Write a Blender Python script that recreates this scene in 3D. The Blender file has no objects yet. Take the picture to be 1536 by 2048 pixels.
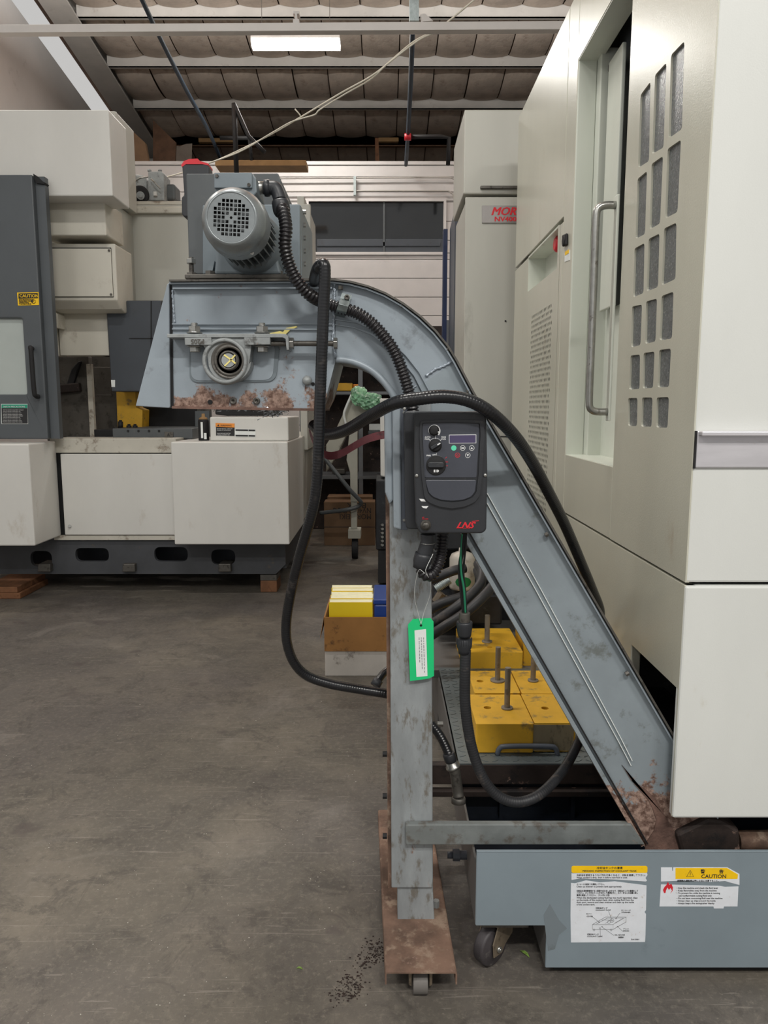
import bpy, bmesh, math, random
from mathutils import Vector, Matrix
random.seed(7)
sc = bpy.context.scene
# ------------------------------------------------------------------ camera
H, TH, FL = 1.5, math.atan(209/1500), 1500.0
cd = bpy.data.cameras.new('camera'); cam = bpy.data.objects.new('camera', cd)
sc.collection.objects.link(cam); sc.camera = cam
cam.location = (0, 0, H); cam.rotation_euler = (math.pi/2-TH, 0, 0)
cd.sensor_fit = 'VERTICAL'; cd.sensor_height = 36; cd.lens = 36*FL/2048
cd.clip_start = .05; cd.clip_end = 60
# ------------------------------------------------------------------ world and exposure
w = bpy.data.worlds.new('World'); sc.world = w; w.use_nodes = True
w.node_tree.nodes['Background'].inputs[0].default_value = (1, .985, .965, 1)
w.node_tree.nodes['Background'].inputs[1].default_value = .55
sc.view_settings.view_transform = 'Standard'; sc.view_settings.look = 'None'
sc.view_settings.exposure = 0.0; sc.view_settings.gamma = 1
# lamps of the hall: (x, y, z, length, watts); each hangs in a fixture built below; the last two are added ceiling fill
LAMPS = [(-1.17,10.75,6.26,1.17,90,0), (3.6,9.0,6.3,1.17,60,0), (-4.0,6.0,6.6,1.17,50,0), (-1.0,2.6,5.6,1.17,85,0),
         (-3.2,-1.6,5.6,1.17,110,0), (.6,-2.4,5.2,1.17,200,0), (3.0,-1.6,5.2,1.17,100,0), (-2.8,8.2,6.0,1.17,15,420), (1.6,8.2,6.0,1.17,15,420)]

def lin(c): 
    return tuple(((v/255)/12.92 if v/255 <= .04045 else ((v/255+.055)/1.055)**2.4) for v in c)
CS, SN = math.cos(TH), math.sin(TH)
def ray(u, v):
    a, b = (u-768)/FL, (1024-v)/FL
    return a, CS+b*SN, b*CS-SN
def P(u, v, Y):
    a, b, c = ray(u, v); t = Y/b
    return Vector((a*t, Y, H+c*t))
def PX(u, v, X):
    a, b, c = ray(u, v); t = X/a
    return Vector((X, b*t, H+c*t))
def PZ(u, v, Z):
    a, b, c = ray(u, v); t = (Z-H)/c
    return Vector((a*t, b*t, Z))
# ------------------------------------------------------------------ materials
MATS = {}
def mat(name, rgb, rough=.5, metal=0, var=.08, scale=5, dirt=None, rust=None, bump=None, streak=1, zrust=None, spec=.5, coat=0, alpha=None, emit=None, trans=0):
    m = bpy.data.materials.new(name); m.use_nodes = True; MATS[name] = m
    N = m.node_tree.nodes; L = m.node_tree.links; b = N['Principled BSDF']
    b.inputs['Roughness'].default_value = rough; b.inputs['Metallic'].default_value = metal
    b.inputs['Specular IOR Level'].default_value = spec
    if coat: b.inputs['Coat Weight'].default_value = coat; b.inputs['Coat Roughness'].default_value = .2
    if trans: b.inputs['Transmission Weight'].default_value = trans
    if emit:
        b.inputs['Emission Color'].default_value = (*lin(rgb), 1); b.inputs['Emission Strength'].default_value = emit
    tc = N.new('ShaderNodeTexCoord'); mp = N.new('ShaderNodeMapping'); L.new(tc.outputs['Object'], mp.inputs[0])
    mp.inputs['Scale'].default_value = (1, 1, 1/streak)
    def noise(s, det=6, r=.6, off=0, raw=False):
        n = N.new('ShaderNodeTexNoise'); n.inputs['Scale'].default_value = s; n.inputs['Detail'].default_value = det; n.inputs['Roughness'].default_value = r
        if raw: L.new(tc.outputs['Object'], n.inputs[0])
        elif off:
            q = N.new('ShaderNodeMapping'); q.inputs['Location'].default_value = (off, off*2, off*.7); L.new(mp.outputs[0], q.inputs[0]); L.new(q.outputs[0], n.inputs[0])
        else: L.new(mp.outputs[0], n.inputs[0])
        return n.outputs['Fac']
    def rng(x, a, c, lo=0, hi=1):
        r = N.new('ShaderNodeMapRange'); r.interpolation_type = 'SMOOTHSTEP'; L.new(x, r.inputs[0])
        for i, q in enumerate((a, c, lo, hi)): r.inputs[i+1].default_value = q
        return r.outputs[0]
    def mix(f, c1, c2):
        x = N.new('ShaderNodeMix'); x.data_type = 'RGBA'
        if isinstance(f, float): x.inputs[0].default_value = f
        else: L.new(f, x.inputs[0])
        for i, c in ((6, c1), (7, c2)):
            if isinstance(c, tuple): x.inputs[i].default_value = (*c, 1)
            else: L.new(c, x.inputs[i])
        return x.outputs[2]
    base = lin(rgb)
    col = mix(rng(noise(scale), .3, .7), tuple(max(0, c*(1-var*1.6)) for c in base), tuple(min(1, c*(1+var)) for c in base))
    if dirt:                        # (rgb, amount 0..1, scale)
        a = .64-.25*dirt[1]
        col = mix(rng(noise(dirt[2], 8, .68, 3.1), a, a+.13, 0, .8), col, lin(dirt[0]))
    mask = None
    if rust:                        # (amount, scale)
        a = .69-.32*rust[0]
        n = noise(rust[1], 10, .72, 7.7)
        if zrust:
            sp = N.new('ShaderNodeSeparateXYZ'); L.new(tc.outputs['Object'], sp.inputs[0])
            g = rng(sp.outputs[2], zrust[0], zrust[1], 0, zrust[2] if len(zrust) > 2 else .25)
            ad = N.new('ShaderNodeMath'); ad.operation = 'ADD'; L.new(n, ad.inputs[0]); L.new(g, ad.inputs[1]); n = ad.outputs[0]
        mask = rng(n, a, a+.07)
        rc = mix(rng(noise(rust[1]*4, 6, .7, 1.3), .35, .65), lin((92, 68, 58)), lin((168, 142, 128)))
        col = mix(mask, col, rc)
        L.new(rng(mask, 0, 1, rough, .85), b.inputs['Roughness'])
    L.new(col, b.inputs['Base Color'])
    if bump:
        bp = N.new('ShaderNodeBump'); bp.inputs['Strength'].default_value = bump[1]; bp.inputs['Distance'].default_value = bump[2] if len(bump) > 2 else .002
        L.new(noise(bump[0], 4, .6, 5, True), bp.inputs['Height']); L.new(bp.outputs[0], b.inputs['Normal'])
    return m

mat('conveyor', (148,158,166), .42, .1, .07, 4, dirt=((112,118,122), .22, 9), rust=(.10,14), bump=(60,.12))
mat('conveyor_low', (141,151,157), .45, .1, .07, 4, dirt=((100,104,100), .3, 12), rust=(.12,16), zrust=(.62,.36,.34), bump=(60,.12))
mat('conveyor_head', (148,158,166), .42, .1, .07, 4, dirt=((112,118,122), .25, 9), rust=(.18,17), zrust=(1.61,1.50,.23), bump=(60,.15))
mat('weld', (168,178,188), .35, .3, .1, 40, dirt=((130,120,110), .3, 40), bump=(90,.8,.004))
mat('post', (146,151,153), .55, .1, .12, 14, dirt=((104,97,86), .5, 34), rust=(.22,26), streak=3, bump=(80,.25))
mat('crossbar', (122,127,126), .55, .1, .1, 14, dirt=((92,84,76), .5, 20), rust=(.28,16), bump=(80,.25))
mat('rust', (114,90,76), .8, 0, .3, 9, dirt=((156,136,118), .5, 13), rust=(.3,20), bump=(120,.5))
mat('dark_rust', (52,42,38), .7, .2, .2, 10, dirt=((20,20,22), .5, 8), rust=(.25,20), bump=(80,.4))
mat('machine_grey', (82,86,88), .5, .1, .06, 5, dirt=((100,102,100), .2, 8))
mat('gear_box', (118,128,134), .45, .1, .07, 6, dirt=((90,94,94), .2, 9), rust=(.08,20))
mat('motor', (142,148,150), .33, .45, .1, 8, dirt=((96,98,96), .35, 22), bump=(90,.25))
mat('motor_fin', (120,126,128), .45, .3, .1, 8, dirt=((60,60,58), .4, 22))
mat('cast_iron', (150,154,154), .5, .2, .1, 18, dirt=((70,68,64), .35, 25), rust=(.16,30), bump=(110,.4))
mat('steel', (168,168,164), .32, .85, .1, 20, dirt=((100,92,84), .3, 40), bump=(90,.2))
mat('dark_steel', (96,93,88), .45, .5, .1, 20, dirt=((50,46,42), .4, 40), bump=(90,.3))
mat('aluminium', (206,204,208), .38, .35, .06, 4, dirt=((170,160,156), .25, 6), streak=.2)
mat('galvanised', (176,186,186), .38, .6, .12, 30, bump=(60,.2))
mat('rubber', (28,29,32), .28, 0, .12, 15, dirt=((66,62,60), .25, 12), spec=.5)
mat('rubber_dusty', (38,39,42), .5, 0, .12, 15, dirt=((84,76,70), .4, 14))
mat('conduit', (30,28,31), .33, 0, .12, 15, spec=.55)
mat('black_plastic', (44,46,50), .42, 0, .06, 10, dirt=((78,76,72), .12, 14), bump=(160,.1))
mat('panel_plastic', (66,69,78), .38, 0, .06, 14, bump=(160,.1))
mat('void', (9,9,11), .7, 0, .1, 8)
mat('black_paint', (22,22,24), .7, 0, .1, 8)
mat('white_print', (225,226,226), .6, 0, .02)
mat('red_print', (214,36,48), .6, 0, .02)
mat('black_print', (38,38,40), .7, 0, .02)
mat('faint_print', (120,122,126), .7, 0, .02)
mat('green_button', (92,208,170), .5); mat('red_button', (226,104,106), .5)
mat('lcd', (74,66,98), .25)
mat('beige', (195,194,179), .30, 0, .03, 3, dirt=((176,166,146), .12, 4), bump=(200,.38,.0012), streak=3, spec=.55, coat=.35)
mat('beige_front', (218,220,216), .42, 0, .02, 3, dirt=((196,190,172), .16, 5), bump=(260,.1), streak=3)
mat('beige_inner', (212,216,205), .4, 0, .03, 4, dirt=((168,166,140), .15, 7), streak=4)
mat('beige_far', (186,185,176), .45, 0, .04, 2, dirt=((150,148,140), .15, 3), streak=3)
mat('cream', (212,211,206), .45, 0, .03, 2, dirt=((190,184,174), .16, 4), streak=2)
mat('cream_dirty', (196,192,180), .5, 0, .05, 4, dirt=((120,104,88), .4, 8), rust=(.1,12))
mat('cream_panel', (204,200,188), .45, 0, .03, 2, dirt=((176,168,156), .15, 4))
mat('door_grey', (82,87,91), .45, 0, .04, 4)
mat('head_grey', (62,67,74), .5, 0, .05, 4, dirt=((50,52,56), .3, 4))
mat('dirty_inside', (92,88,82), .6, .1, .15, 5, dirt=((52,48,44), .5, 9))
mat('casting_grey', (66,68,72), .55, 0, .1, 5, dirt=((90,80,68), .2, 9))
mat('window_frost', (176,184,180), .2, 0, .04, 3, spec=.6)
mat('speckled_glass', (98,102,104), .16, 0, .22, 160, dirt=((186,190,188), .30, 190), spec=.6, bump=(150,.6))
mat('dark_glass', (30,32,34), .08, 0, .1, 2, spec=.7)
mat('tank_blue', (131,144,152), .42, .05, .04, 4, dirt=((104,116,122), .15, 5), rust=(.02,18))
mat('tank_side', (104,102,100), .5, .1, .06, 4, dirt=((80,76,72), .3, 7), streak=4)
mat('tank_inside', (20,27,38), .5, .1, .2, 6, dirt=((36,44,54), .3, 9))
mat('tread', (104,112,114), .42, .3, .08, 8, dirt=((78,78,74), .35, 10), bump=(60,.2))
mat('yellow', (222,172,46), .5, 0, .06, 10, dirt=((96,92,80), .36, 13), bump=(80,.2))
mat('yellow_side', (204,152,22), .5, 0, .06, 10, dirt=((80,66,40), .2, 22))
mat('rod', (134,126,114), .5, .2, .1, 20, dirt=((90,82,72), .4, 40))
mat('bare_block', (150,138,112), .55, .2, .1, 10, dirt=((70,62,50), .4, 14), streak=3)
mat('yellow_book', (240,208,28), .4, 0, .02); mat('paper', (240,236,206), .7, 0, .04, 20)
mat('blue_case', (28,62,136), .35, 0, .06)
mat('cardboard', (158,112,60), .75, 0, .08, 6, dirt=((70,48,30), .3, 9), streak=1)
mat('cardboard_far', (118,92,68), .8, 0, .08, 6)
mat('cardboard_white', (196,190,182), .75, 0, .06, 6, dirt=((110,100,92), .3, 11))
mat('wood', (124,84,56), .75, 0, .2, 8, dirt=((84,52,30), .4, 14)); mat('wood_beam', (94,68,50), .8, 0, .2, 6)
mat('tan_board', (150,118,78), .8, 0, .1, 6)
mat('green_tag', (22,200,122), .5, 0, .03); mat('label_white', (228,232,230), .6, 0, .03, 20, dirt=((190,178,164), .12, 60))
mat('label_worn', (226,230,236), .6, 0, .03, 20, dirt=((176,150,128), .22, 55))
mat('label_yellow', (250,202,16), .5, 0, .03, 20, dirt=((150,110,50), .14, 90))
mat('label_orange', (238,150,60), .5); mat('label_green', (30,150,120), .5); mat('chalk', (240,224,140), .9)
mat('red_cloth', (124,26,44), .5, 0, .2, 12, dirt=((60,20,26), .35, 30))
mat('green_wrap', (134,190,150), .22, 0, .3, 18, dirt=((206,228,214), .45, 22), bump=(26,1,.02), coat=.5)
mat('white_paint', (196,192,186), .5, 0, .05, 4); mat('far_conveyor', (170,168,156), .5, 0, .05, 4, dirt=((120,114,104),.2,6))
mat('blue_paint', (32,48,88), .5, 0, .1, 4); mat('slate_paint', (84,90,100), .45, 0, .06, 4)
mat('sprinkler_blue', (38,52,66), .55); mat('cable_white', (230,227,212), .6, 0, .05)
mat('green_wire', (40,130,96), .4); mat('leaf', (120,150,70), .6)
mat('concrete', (104,97,89), .62)
mat('siding', (196,192,190), .6, 0, .03, 3, dirt=((180,176,172), .1, 4))
mat('wall_paint', (192,188,185), .75, 0, .04, 1, dirt=((154,148,144), .2, 1.5))
mat('insulation', (180,166,153), .8, 0, .1, 3, dirt=((138,122,108), .3, 2.5), bump=(22,.45,.01))
mat('foil', (150,152,158), .35, .3, .1, 6, bump=(14,1,.03))
mat('steel_white', (172,167,161), .6, 0, .05, 3, dirt=((150,142,134), .2, 6))
mat('beam_white', (214,209,205), .6, 0, .03, 3)
mat('lamp_body', (230,230,226), .5); mat('tube_light', (255,255,244), .5, emit=9)
mat('pump_white', (186,180,170), .45, .2, .06, 6, dirt=((130,118,104), .4, 10)); mat('dot_green', (10,104,50), .5)
mat('red_plastic', (206,40,52), .4); mat('name_plate', (150,146,144), .4, .3); mat('shelf_steel', (120,124,128), .5, .4, .06)
mat('rust_streak', (112,86,76), .85, 0, .25, 22, dirt=((140,110,98), .3, 40), bump=(120,.6,.003))
mat('debris', (48,34,30), .9, 0, .3, 30); mat('fleck', (190,186,176), .7); mat('shaving', (150,152,154), .25, .9, .2, 60)
mat('dirty_white', (108,104,100), .6, 0, .1, 8, dirt=((90,84,78), .4, 12)); mat('caster_tread', (62,58,60), .55, 0, .1, 12, dirt=((100,96,92), .3, 30))
mat('brass_grime', (120,108,92), .5, .3, .15, 16, dirt=((62,52,42), .4, 24), rust=(.2,20))
mat('dark_kit', (30,32,36), .55, .1, .3, 14, dirt=((70,72,76), .2, 14))

# floor gets a richer texture
def floor_mat():
    m = MATS['concrete']; N = m.node_tree.nodes; L = m.node_tree.links; b = N['Principled BSDF']
    for l in list(b.inputs['Base Color'].links): L.remove(l)
    tc = N.new('ShaderNodeTexCoord')
    def nz(s, det, r, scl=(1,1,1), dist=0):
        q = N.new('ShaderNodeMapping'); q.inputs['Scale'].default_value = scl; L.new(tc.outputs['Object'], q.inputs[0])
        n = N.new('ShaderNodeTexNoise'); n.inputs['Scale'].default_value = s; n.inputs['Detail'].default_value = det; n.inputs['Roughness'].default_value = r; n.inputs['Distortion'].default_value = dist
        L.new(q.outputs[0], n.inputs[0]); return n.outputs['Fac']
    def ramp(x, stops):
        r = N.new('ShaderNodeValToRGB'); L.new(x, r.inputs[0]); e = r.color_ramp.elements
        while len(e) < len(stops): e.new(.5)
        for k, (p, c) in enumerate(stops): e[k].position = p; e[k].color = (*lin(c), 1)
        return r.outputs[0]
    def mx(f, a, c, mode='MIX'):
        x = N.new('ShaderNodeMix'); x.data_type = 'RGBA'; x.blend_type = mode
        if isinstance(f, float): x.inputs[0].default_value = f
        else: L.new(f, x.inputs[0])
        for i, q in ((6, a), (7, c)):
            if isinstance(q, tuple): x.inputs[i].default_value = (*q, 1)
            else: L.new(q, x.inputs[i])
        return x.outputs[2]
    def rng(x, a, c, lo=0, hi=1):
        r = N.new('ShaderNodeMapRange'); r.interpolation_type = 'SMOOTHSTEP'; L.new(x, r.inputs[0])
        for i, q in enumerate((a, c, lo, hi)): r.inputs[i+1].default_value = q
        return r.outputs[0]
    col = ramp(nz(1.6, 9, .65, dist=.6), [(.28, (74,70,65)), (.48, (93,88,80)), (.7, (115,108,97))])
    col = mx(rng(nz(.7, 4, .5), .44, .60, 0, .5), col, lin((82,77,77)))
    col = mx(rng(nz(6, 10, .75, dist=1.2), .5, .62, 0, .55), col, lin((66,62,58)))
    col = mx(rng(nz(45, 8, .8), .48, .66, 0, .45), col, lin((130,123,112)))
    col = mx(rng(nz(140, 3, .7), .63, .72, 0, .7), col, lin((56,51,49)))
    col = mx(rng(nz(90, 4, .75, dist=.4), .62, .72, 0, .4), col, lin((152,144,131)))
    col = mx(rng(nz(2.6, 5, .6, dist=.8), .57, .70, 0, .2), col, lin((148,142,134)))
    sc1 = rng(nz(5, 3, .5, (.6, 16, 1), 1.5), .655, .675, 0, .22)
    sc2 = rng(nz(5, 3, .5, (14, .8, 1), 1.5), .67, .69, 0, .2)
    col = mx(sc1, col, lin((168,160,150))); col = mx(sc2, col, lin((70,64,60)))
    col = mx(rng(nz(3.4, 3, .5, dist=.3), .66, .71, 0, .55), col, lin((74,66,64)))
    L.new(col, b.inputs['Base Color'])
    L.new(rng(nz(3, 6, .6), .35, .65, .5, .72), b.inputs['Roughness'])
    bp = N.new('ShaderNodeBump'); bp.inputs['Strength'].default_value = .25; bp.inputs['Distance'].default_value = .004
    L.new(nz(60, 6, .7), bp.inputs['Height']); L.new(bp.outputs[0], b.inputs['Normal'])
floor_mat()

# ------------------------------------------------------------------ mesh helpers
def smooth_pts(pts, n=10):
    pts = [Vector(p) for p in pts]; out = []
    q = [2*pts[0]-pts[1]]+pts+[2*pts[-1]-pts[-2]]
    for i in range(1, len(q)-2):
        a, b, c, d = q[i-1:i+3]
        for k in range(n):
            t = k/n
            out.append(.5*((2*b)+(c-a)*t+(2*a-5*b+4*c-d)*t*t+(3*b-a-3*c+d)*t*t*t))
    out.append(pts[-1]); return out
def resample(pts, step):
    L = [0]
    for a, b in zip(pts, pts[1:]): L.append(L[-1]+(b-a).length)
    n = max(2, int(L[-1]/step)); out = []; j = 0
    for k in range(n+1):
        s = L[-1]*k/n
        while j < len(L)-2 and L[j+1] < s: j += 1
        d = L[j+1]-L[j]; out.append(pts[j].lerp(pts[j+1], (s-L[j])/d if d else 0))
    return out
def rounded(pts, r, n=4):
    """2-D polygon with rounded corners"""
    out = []; m = len(pts)
    for i in range(m):
        a, b, c = Vector(pts[i-1]), Vector(pts[i]), Vector(pts[(i+1) % m])
        d1, d2 = (a-b), (c-b); rr = min(r, d1.length*.45, d2.length*.45)
        p1, p2 = b+d1.normalized()*rr, b+d2.normalized()*rr
        for k in range(n+1):
            t = k/n; out.append(tuple((1-t)*(1-t)*p1+2*t*(1-t)*b+t*t*p2))
    return out
class B:
    def __init__(s): s.bm = bmesh.new()
    def face(s, vs, sm=False):
        try: f = s.bm.faces.new(vs); f.smooth = sm; return f
        except ValueError: return None
    def strip(s, uv, w, Y0, Y1):
        """bar of width w (picture px at Y0) following a line of picture points, on its left-hand side for w > 0"""
        A, C = [], []
        for i, (u, v) in enumerate(uv):
            a = uv[max(i-1,0)]; c = uv[min(i+1,len(uv)-1)]; d = math.hypot(c[0]-a[0], c[1]-a[1])
            nx, ny = (c[1]-a[1])/d, -(c[0]-a[0])/d; A.append(P(u,v,Y0)); C.append(P(u+nx*w,v+ny*w,Y0))
        dy = Vector((0,Y1-Y0,0)); R = [[s.bm.verts.new(q) for q in (a,c,c+dy,a+dy)] for a,c in zip(A,C)]
        for p,q in zip(R,R[1:]):
            for k in range(4): s.face([p[k],p[(k+1)%4],q[(k+1)%4],q[k]])
        s.face(R[0][::-1]); s.face(R[-1]); return s
    def box(s, x0, x1, y0, y1, z0, z1):
        v = [s.bm.verts.new(p) for p in ((x0,y0,z0),(x1,y0,z0),(x1,y1,z0),(x0,y1,z0),(x0,y0,z1),(x1,y0,z1),(x1,y1,z1),(x0,y1,z1))]
        for q in ((0,1,5,4),(1,2,6,5),(2,3,7,6),(3,0,4,7),(4,5,6,7),(3,2,1,0)): s.face([v[i] for i in q])
        return s
    def pbox(s, u0, v0, u1, v1, Y0, Y1):
        """axis-aligned box whose front face (at depth Y0) spans these picture coordinates"""
        vm = (v0+v1)/2
        return s.box(P(u0,vm,Y0).x, P(u1,vm,Y0).x, Y0, Y1, P(768,v1,Y0).z, P(768,v0,Y0).z)
    def prism(s, pts, vec, sm=False):
        vec = Vector(vec); a = [s.bm.verts.new(p) for p in pts]; b = [s.bm.verts.new(Vector(p)+vec) for p in pts]
        s.face(a); s.face(b[::-1]); n = len(a)
        for i in range(n): s.face([a[i], a[(i+1) % n], b[(i+1) % n], b[i]], sm)
        return s
    def pprism(s, uv, Y0, Y1, sm=False):
        return s.prism([P(u, v, Y0) for u, v in uv], (0, Y1-Y0, 0), sm)
    def tube(s, pts, r, n=10, caps=True):
        pts = [Vector(p) for p in pts]; rings = []; up = None
        for i, p in enumerate(pts):
            t = (pts[min(i+1, len(pts)-1)]-pts[max(i-1, 0)])
            if t.length < 1e-9: t = Vector((0, 0, 1))
            t.normalize()
            if up is None: up = t.orthogonal().normalized()
            else: up = (up-t*up.dot(t)).normalized()
            sd = t.cross(up); rr = r(i) if callable(r) else r
            rings.append([s.bm.verts.new(p+(up*math.cos(2*math.pi*k/n)+sd*math.sin(2*math.pi*k/n))*rr) for k in range(n)])
        for a, b in zip(rings, rings[1:]):
            for k in range(n): s.face([a[k], a[(k+1) % n], b[(k+1) % n], b[k]], True)
        if caps: s.face(rings[0][::-1]); s.face(rings[-1])
        return s
    def cyl(s, p0, p1, r, r2=None, n=20):
        p0, p1 = Vector(p0), Vector(p1); r2 = r if r2 is None else r2
        t = (p1-p0).normalized(); up = t.orthogonal().normalized(); sd = t.cross(up)
        A, C = [[s.bm.verts.new(p+(up*math.cos(2*math.pi*k/n)+sd*math.sin(2*math.pi*k/n))*q) for k in range(n)] for p, q in ((p0, r), (p1, r2))]
        for k in range(n): s.face([A[k], A[(k+1) % n], C[(k+1) % n], C[k]], n > 8)
        s.face(A[::-1]); s.face(C); return s
    def lathe(s, p0, axis, prof, n=32, caps=True):
        """prof = [(distance along axis, radius)...]"""
        p0 = Vector(p0); t = Vector(axis).normalized(); up = t.orthogonal().normalized(); sd = t.cross(up)
        R = [[s.bm.verts.new(p0+t*d+(up*math.cos(2*math.pi*k/n)+sd*math.sin(2*math.pi*k/n))*max(q, 1e-4)) for k in range(n)] for d, q in prof]
        for a, b in zip(R, R[1:]):
            for k in range(n): s.face([a[k], a[(k+1) % n], b[(k+1) % n], b[k]], True)
        if caps: s.face(R[0][::-1]); s.face(R[-1])
        return s
    def plate(s, loops, c0, c1, plane='XZ'):
        """flat plate with holes; loops are 2-D, first the outline; c0..c1 is its thickness along the third axis"""
        cu = bpy.data.curves.new('c', 'CURVE'); cu.dimensions = '2D'; cu.fill_mode = 'BOTH'; cu.extrude = abs(c1-c0)/2
        for lp in loops:
            sp = cu.splines.new('POLY'); sp.points.add(len(lp)-1); sp.use_cyclic_u = True
            for q, p in zip(sp.points, lp): q.co = (p[0], p[1], 0, 1)
        s._curve(cu, lambda a, b, c: ((a, (c0+c1)/2+c, b) if plane == 'XZ' else ((c0+c1)/2+c, a, b) if plane == 'YZ' else (a, b, (c0+c1)/2+c)))
        return s
    def _curve(s, cu, f):
        o = bpy.data.objects.new('c', cu); sc.collection.objects.link(o)
        dg = bpy.context.evaluated_depsgraph_get(); me = bpy.data.meshes.new_from_object(o.evaluated_get(dg))
        bpy.data.objects.remove(o); bpy.data.curves.remove(cu)
        key = {}; vs = []
        for v in me.vertices:
            k = tuple(round(q, 6) for q in v.co)
            if k not in key: key[k] = s.bm.verts.new(f(*v.co))
            vs.append(key[k])
        for p in me.polygons:
            q = []
            for i in p.vertices:
                if vs[i] not in q: q.append(vs[i])
            if len(q) > 2: s.face(q)
        bpy.data.meshes.remove(me)
    def text(s, t, p, size, ang=0, shear=0, th=.0004, align='LEFT', plane='XZ', wide=1, bold=0):
        cu = bpy.data.curves.new('t', 'FONT'); cu.body = t; cu.size = size; cu.extrude = th; cu.shear = shear; cu.align_x = align; cu.resolution_u = 2; cu.offset = bold
        c, q = math.cos(ang), math.sin(ang); p = Vector(p)
        if plane == 'XZ': f = lambda a, b, d: (p.x+wide*a*c-b*q, p.y-d, p.z+wide*a*q+b*c)
        else: f = lambda a, b, d: (p.x-d, p.y-a*wide, p.z+b)
        s._curve(cu, f); return s
    def build(s, name, m, parent=None, bev=0, label=None, cat=None, group=None, kind=None, seg=2, norm=True, weld=False):
        bm = s.bm
        if weld: bmesh.ops.remove_doubles(bm, verts=bm.verts[:], dist=2e-5)
        if norm: bmesh.ops.recalc_face_normals(bm, faces=bm.faces[:])
        if parent is not None: org = abs_loc(parent)
        else:
            if not bm.verts: org = Vector((0,0,0))
            else:
                xs = [v.co for v in bm.verts]
                org = Vector(((min(p.x for p in xs)+max(p.x for p in xs))/2, (min(p.y for p in xs)+max(p.y for p in xs))/2, min(p.z for p in xs)))
            if kind == 'structure': org = Vector((0,0,0))
        bmesh.ops.translate(bm, verts=bm.verts[:], vec=-org)
        me = bpy.data.meshes.new(name); bm.to_mesh(me); bm.free()
        me.materials.append(MATS[m]); o = bpy.data.objects.new(name, me); sc.collection.objects.link(o)
        if parent is not None: o.parent = parent
        else: o.location = org
        if bev:
            k = o.modifiers.new('bevel', 'BEVEL'); k.width = bev; k.segments = seg; k.limit_method = 'ANGLE'; k.angle_limit = math.radians(40)
        tag(o, label, cat, group, kind); return o
def abs_loc(o):
    p = Vector(o.location)
    while o.parent: o = o.parent; p += o.location
    return p
def tag(o, label=None, cat=None, group=None, kind=None):
    for k, v in (('label', label), ('category', cat), ('group', group), ('kind', kind)):
        if v: o[k] = v
def thing(name, loc, label, cat, group=None):
    o = bpy.data.objects.new(name, None); sc.collection.objects.link(o); o.location = loc; o.empty_display_size = .1
    tag(o, label, cat, group); return o
def empty_struct(name, loc=(0,0,0)):
    o = bpy.data.objects.new(name, None); sc.collection.objects.link(o); o.location = loc; o['kind'] = 'structure'; return o
def hexbolt(b, p, axis, r, h):
    p = Vector(p); b.cyl(p, p+Vector(axis).normalized()*h, r, n=6); return b
def corrug(r, d=.12): return lambda i: r*(1+d*(1 if i % 4 < 2 else -1))
def fine(r): return lambda i: r*(1+.015*math.sin(i*1.5708))
def hose(name, m, uvy, r, parent=None, ridge='fine', **k):
    pts = smooth_pts([P(*q) for q in uvy], 12)
    b = B()
    if ridge == 'corr': pts = resample(pts, .0021); b.tube(pts, corrug(r), 12)
    elif ridge == 'fine': pts = resample(pts, .0018); b.tube(pts, fine(r), 14)
    else: b.tube(resample(pts, .02 if len(pts) < 4000 else .05), r, 8)
    return b.build(name, m, parent, **k)
# ================================================================== the hall
def zc(Y): return 8.5-.1405*Y
b = B(); b.box(-4.95, 7.5, -4, 17, -.1, 0); b.build('floor', 'concrete', kind='structure')
b = B(); b.prism([(-4.95,-4,zc(-4)+.32),(7.5,-4,zc(-4)+.32),(7.5,17,zc(17)+.32),(-4.95,17,zc(17)+.32)], (0,0,.05)); ceil = b.build('ceiling', 'wood_beam', kind='structure')
b = B(); b.prism([(-4.95,3,0),(-4.95,17,0),(-4.95,17,zc(17)-.12),(-4.95,3,zc(3)-.12)], (-.12,0,0)); b.build('wall_left', 'wall_paint', kind='structure')
b = B(); b.box(-4.95, 7.5, 17, 17.1, 0, zc(17)+.3); b.build('wall_back', 'wood_beam', kind='structure')
b = B(); b.prism([(7.5,-4,0),(7.5,17,0),(7.5,17,zc(17)),(7.5,-4,zc(-4))], (.12,0,0)); b.build('wall_right', 'wall_paint', kind='structure')
b = B()
for y in (5.4, 7.5): pass
# rafter: sloping I-beam under the roof
def slope_bar(b, x0, x1, Ya, Yb, h0, h1):
    b.prism([(x0,Ya,zc(Ya)+h0),(x1,Ya,zc(Ya)+h0),(x1,Ya,zc(Ya)+h1),(x0,Ya,zc(Ya)+h1)], (0,Yb-Ya,zc(Yb)-zc(Ya)))
b = B(); slope_bar(b, -4.64, -4.26, 6, 15.6, -.06, -.03); slope_bar(b, -4.47, -4.43, 6, 15.6, -.03, .3); slope_bar(b, -4.60, -4.30, 6, 15.6, .28, .31)
b.build('rafter', 'steel_white', ceil)
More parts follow.
